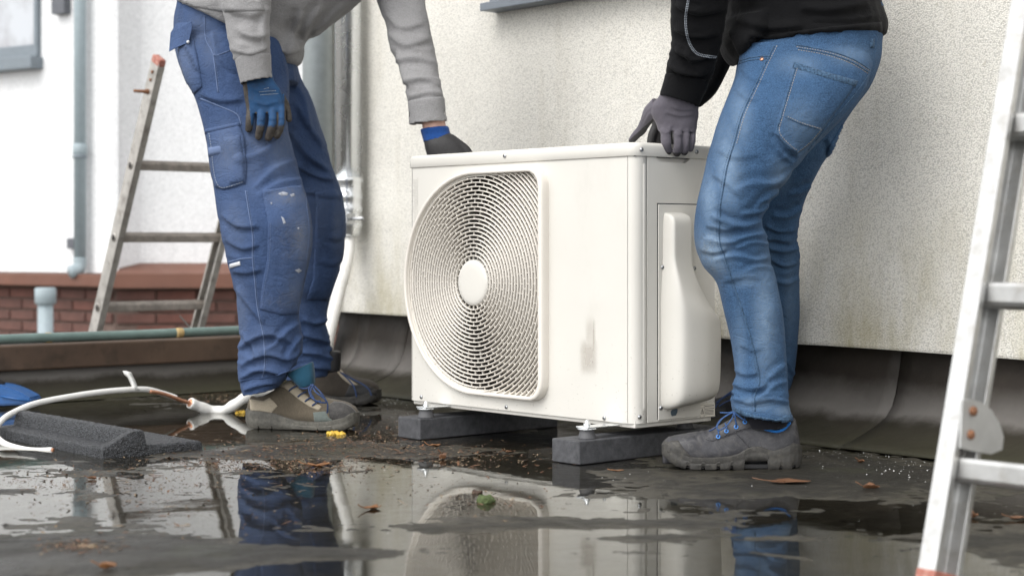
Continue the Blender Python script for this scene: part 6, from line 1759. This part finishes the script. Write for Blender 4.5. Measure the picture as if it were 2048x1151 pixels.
def hz(x, y): return max(0.0, float(roof_h(np.array([x]), np.array([y]))[0]))
def leaf(px_, py_, size, ang, mat, label, curl=.3, stand=0.0, lobes=5, group='fallen leaves on the wet roof'):
    """one fallen leaf: lobed blade, folded along the midrib, curled at the rim, with a stalk"""
    g = GP(px_, py_); rn = random.Random(int(px_ * 7 + py_)); V = []; F = []
    n = 40; rings = 4
    o0 = Vector((g.x, g.y, hz(g.x, g.y) + .001))
    ca, sa = math.cos(ang), math.sin(ang)
    def place(u, v):
        r = math.hypot(u, v) / size
        z = curl * size * (abs(v) / size * .9 + .5 * r * r) + .18 * size * curl * math.sin(u * 4 / size + px_)
        x, y = u * ca - v * sa, u * sa + v * ca
        if stand: x, y, z = x, y * (1 - stand), z * (1 - stand) + abs(y) * stand * 1.6
        return o0 + Vector((x, y, z))
    V.append(place(0, 0))
    jag = [rn.uniform(-.06, .06) for _ in range(n)]
    for k in range(rings):
        f_ = (k + 1) / rings
        for i in range(n):
            th = 2 * math.pi * i / n
            lob = .92 + .10 * math.cos(3 * th + px_) + .12 * abs(math.sin(lobes * th / 2 + px_)) + .05 * math.cos(13 * th) + jag[i]
            V.append(place(size * f_ * lob * math.cos(th), size * .62 * f_ * lob * math.sin(th)))
    for i in range(n): F.append((0, 1 + i, 1 + (i + 1) % n))
    for k in range(rings - 1):
        for i in range(n): F.append((1 + k * n + i, 1 + (k + 1) * n + i, 1 + (k + 1) * n + (i + 1) % n, 1 + k * n + (i + 1) % n))
    e = thing('leaf', o0, label, 'leaf', group)
    b = link('leaf_blade', pyd(V, F), mat, e); b.modifiers.new('s', 'SOLIDIFY').thickness = .0006
    link('leaf_stalk', tube_me(smoothpath([place(-size * .2, 0) + ZV * .001, place(-size * 1.0, 0) + ZV * .001, place(-size * 1.5, size * .12), place(-size * 1.8, size * .3)], 4), .0011, 6), mat, e)
leaf(1578, 967, .040, .1, 'leaf_brown', 'flat pale brown leaf on the wet roof below the grey leather shoe', .10)
leaf(640, 933, .026, .5, 'leaf_orange', 'orange-brown leaf with a long stalk on the roof before the tan shoe', .3)
leaf(886, 918, .012, 1.2, 'leaf_brown', 'tiny upright rust leaf standing in the puddle before the unit', .6, .6)
leaf(1742, 980, .017, .3, 'leaf_brown', 'curled brown leaf on the roof between the shoe and the near ladder', .5, .3)
leaf(1722, 927, .010, .8, 'leaf_brown', 'small rust brown leaf on the roof near the felt flashing', .5, .3)
leaf(1938, 1036, .018, .6, 'leaf_brown', 'brown leaf lying just behind the near ladder rail', .5, .3)
leaf(2036, 1038, .016, .2, 'leaf_brown', 'brown leaf at the right edge beyond the near ladder', .3)
leaf(214, 1142, .013, .4, 'leaf_orange', 'orange leaf in the near left foreground', .6, .4)
leaf(1236, 943, .012, .2, 'leaf_orange', 'small orange leaf beside the near rubber block', .2)
leaf(745, 1017, .018, .9, 'leaf_orange', 'pale orange leaf floating in the middle puddle', .3)
leaf(770, 722, .0, 0, 'leaf_yellow', 'x') if False else None
leaf(870, 893, .014, .3, 'leaf_orange', 'orange leaf scrap on the roof by the left rubber block', .4)
leaf(1020, 905, .015, 1.0, 'leaf_brown', 'reddish leaf under the middle of the unit', .3)
leaf(185, 958, .009, .3, 'leaf_brown', 'tiny dark leaf in the puddle before the black rubber foot', .5, .4)
# moss clump in the puddle
def clump(name, px_, py_, r, mat, label, cat, n=9, seed=1):
    g = GP(px_, py_); rn = random.Random(seed); parts = []
    for k in range(n):
        o = Vector((g.x + rn.gauss(0, r * .6), g.y + rn.gauss(0, r * .35), rn.uniform(0, r * .35))); q = r * rn.uniform(.35, .65)
        parts.append(loft([ring(o + ZV * q * math.cos(math.pi * i / 9), Vector((q * math.sin(math.pi * i / 9), 0, 0)), Vector((0, q * math.sin(math.pi * i / 9), 0)), 12, 2) for i in range(1, 9)]))
    me = fuse(parts, r * .09, 1); co = getco(me); no = getno(me); co = co + no * (r * .12 * fbm(co * (3.2 / r), 3))[:, None]; setco(me, co)
    tag(link(name, me, mat), label, cat)
clump('moss_clump', 978, 1003, .016, 'moss', 'small green moss clump in the puddle before the unit', 'moss', 10, 3)
clump('leaf', 668, 869, .015, 'leaf_yellow', 'crumpled bright yellow leaf at the toe of the tan shoe', 'leaf', 8, 12)
clump('leaf', 481, 826, .011, 'leaf_yellow', 'crumpled bright yellow leaf beside the thick white pipe at the heel of the tan shoe', 'leaf', 6, 14)
clump('grit_clump', 955, 985, .008, 'debris_dark', 'small dark grit lump just behind the green moss clump', 'grit', 6, 5)
clump('grit_clump', 175, 1100, .011, 'debris_pale', 'pale crumbly lump of grit in the near left foreground', 'grit', 14, 8)

# ---- litter: uncountable crumbs of leaf and grit lying where the water left them
def scatter(name, zones, n, mats, smin, smax, flat, seed, label, elong=1.0, shape='chip', zmax=9):
    rn = np.random.default_rng(seed); V = []; F = []; MI = []
    wts = np.array([z[4] for z in zones], float); wts /= wts.sum()
    pk = rn.choice(len(zones), n, p=wts); Z_ = np.array([z[:4] for z in zones], float)[pk]
    xs_ = rn.normal(Z_[:, 0], Z_[:, 2]); ys_ = rn.normal(Z_[:, 1], Z_[:, 3])
    gs = [GP(x, y) for x, y in zip(xs_, ys_) if y > 775]
    gs = [g for g in gs if g.dot(NV) < 3.16 and g.dot(DV) < 4.85]
    hs__ = np.maximum(0, roof_h(np.array([g.x for g in gs]), np.array([g.y for g in gs])))
    for g, h0 in zip(gs, hs__):
        s = rn.uniform(smin, smax) * (0.4 + rn.random() ** 3)
        a = rn.uniform(0, 6.28); tl = rn.normal(0, .35); o = len(V)
        z0 = h0 + s * flat * .4
        if shape == 'bead':
            for u, v, w in ((1, 0, 0), (-1, 0, 0), (0, 1, 0), (0, -1, 0), (0, 0, 1), (0, 0, -1)): V.append((g.x + s * u, g.y + s * v, z0 + s * .6 + s * w))
            F += [(o, o + 2, o + 4), (o + 2, o + 1, o + 4), (o + 1, o + 3, o + 4), (o + 3, o, o + 4), (o + 2, o, o + 5), (o + 1, o + 2, o + 5), (o + 3, o + 1, o + 5), (o, o + 3, o + 5)]
            MI += [0] * 8
        else:
            e = 1 + elong * rn.random() ** 4 * 3.0; q = rn.uniform(.6, 1.4, 5); m_ = int(rn.integers(len(mats)))
            for i in range(5):
                th = a + i * 1.2566; u, v = math.cos(i * 1.2566) * e * q[i], math.sin(i * 1.2566) * q[i] * .6
                V.append((g.x + s * (u * math.cos(a) - v * math.sin(a)), g.y + s * (u * math.sin(a) + v * math.cos(a)), z0 + s * (u * tl * .6 + abs(v) * flat)))
            V.append((g.x, g.y, z0 + s * flat))
            F += [(o + i, o + (i + 1) % 5, o + 5) for i in range(5)]; MI += [m_] * 5
    me = pyd(V, F); ob = link(name, me, mats, None, shape == 'bead')
    if len(mats) > 1 and len(MI) == len(me.polygons): me.polygons.foreach_set('material_index', MI)
    return tag(ob, label, 'litter', None, 'stuff')
scatter('leaf_litter', [(560, 905, 120, 16, 3.0), (700, 890, 70, 20, 2.0), (470, 925, 80, 12, 1.5), (880, 905, 90, 10, 1.5), (640, 935, 60, 8, 1.2), (200, 960, 130, 22, 1.8), (430, 795, 40, 8, 1.0), (160, 1098, 40, 8, .9), (950, 925, 80, 10, .6), (780, 860, 40, 25, 1.0), (1000, 1010, 60, 20, .25), (330, 985, 170, 40, 1.4), (900, 980, 100, 20, .4)], 9000, ['debris_dark', 'leaf_brown', 'debris_pale'], .0010, .0042, .35, 21, 'brown crumbs of leaf litter and grit strewn over the wet roof')
scatter('white_grains', [(1740, 885, 90, 18, 3.0), (1660, 870, 50, 12, 1.5), (1830, 925, 70, 22, 1.5), (780, 795, 25, 7, 3.0), (760, 850, 60, 30, .8), (1320, 935, 80, 14, .15), (1240, 955, 60, 10, .2), (1640, 930, 120, 20, .2), (560, 1000, 160, 40, .25), (1900, 1000, 80, 40, .3)], 900, ['bead'], .0004, .0016, .1, 33, 'tiny white grains scattered along the foot of the flashing', shape='bead')
# grains lying on the slope of the flashing and on the base block
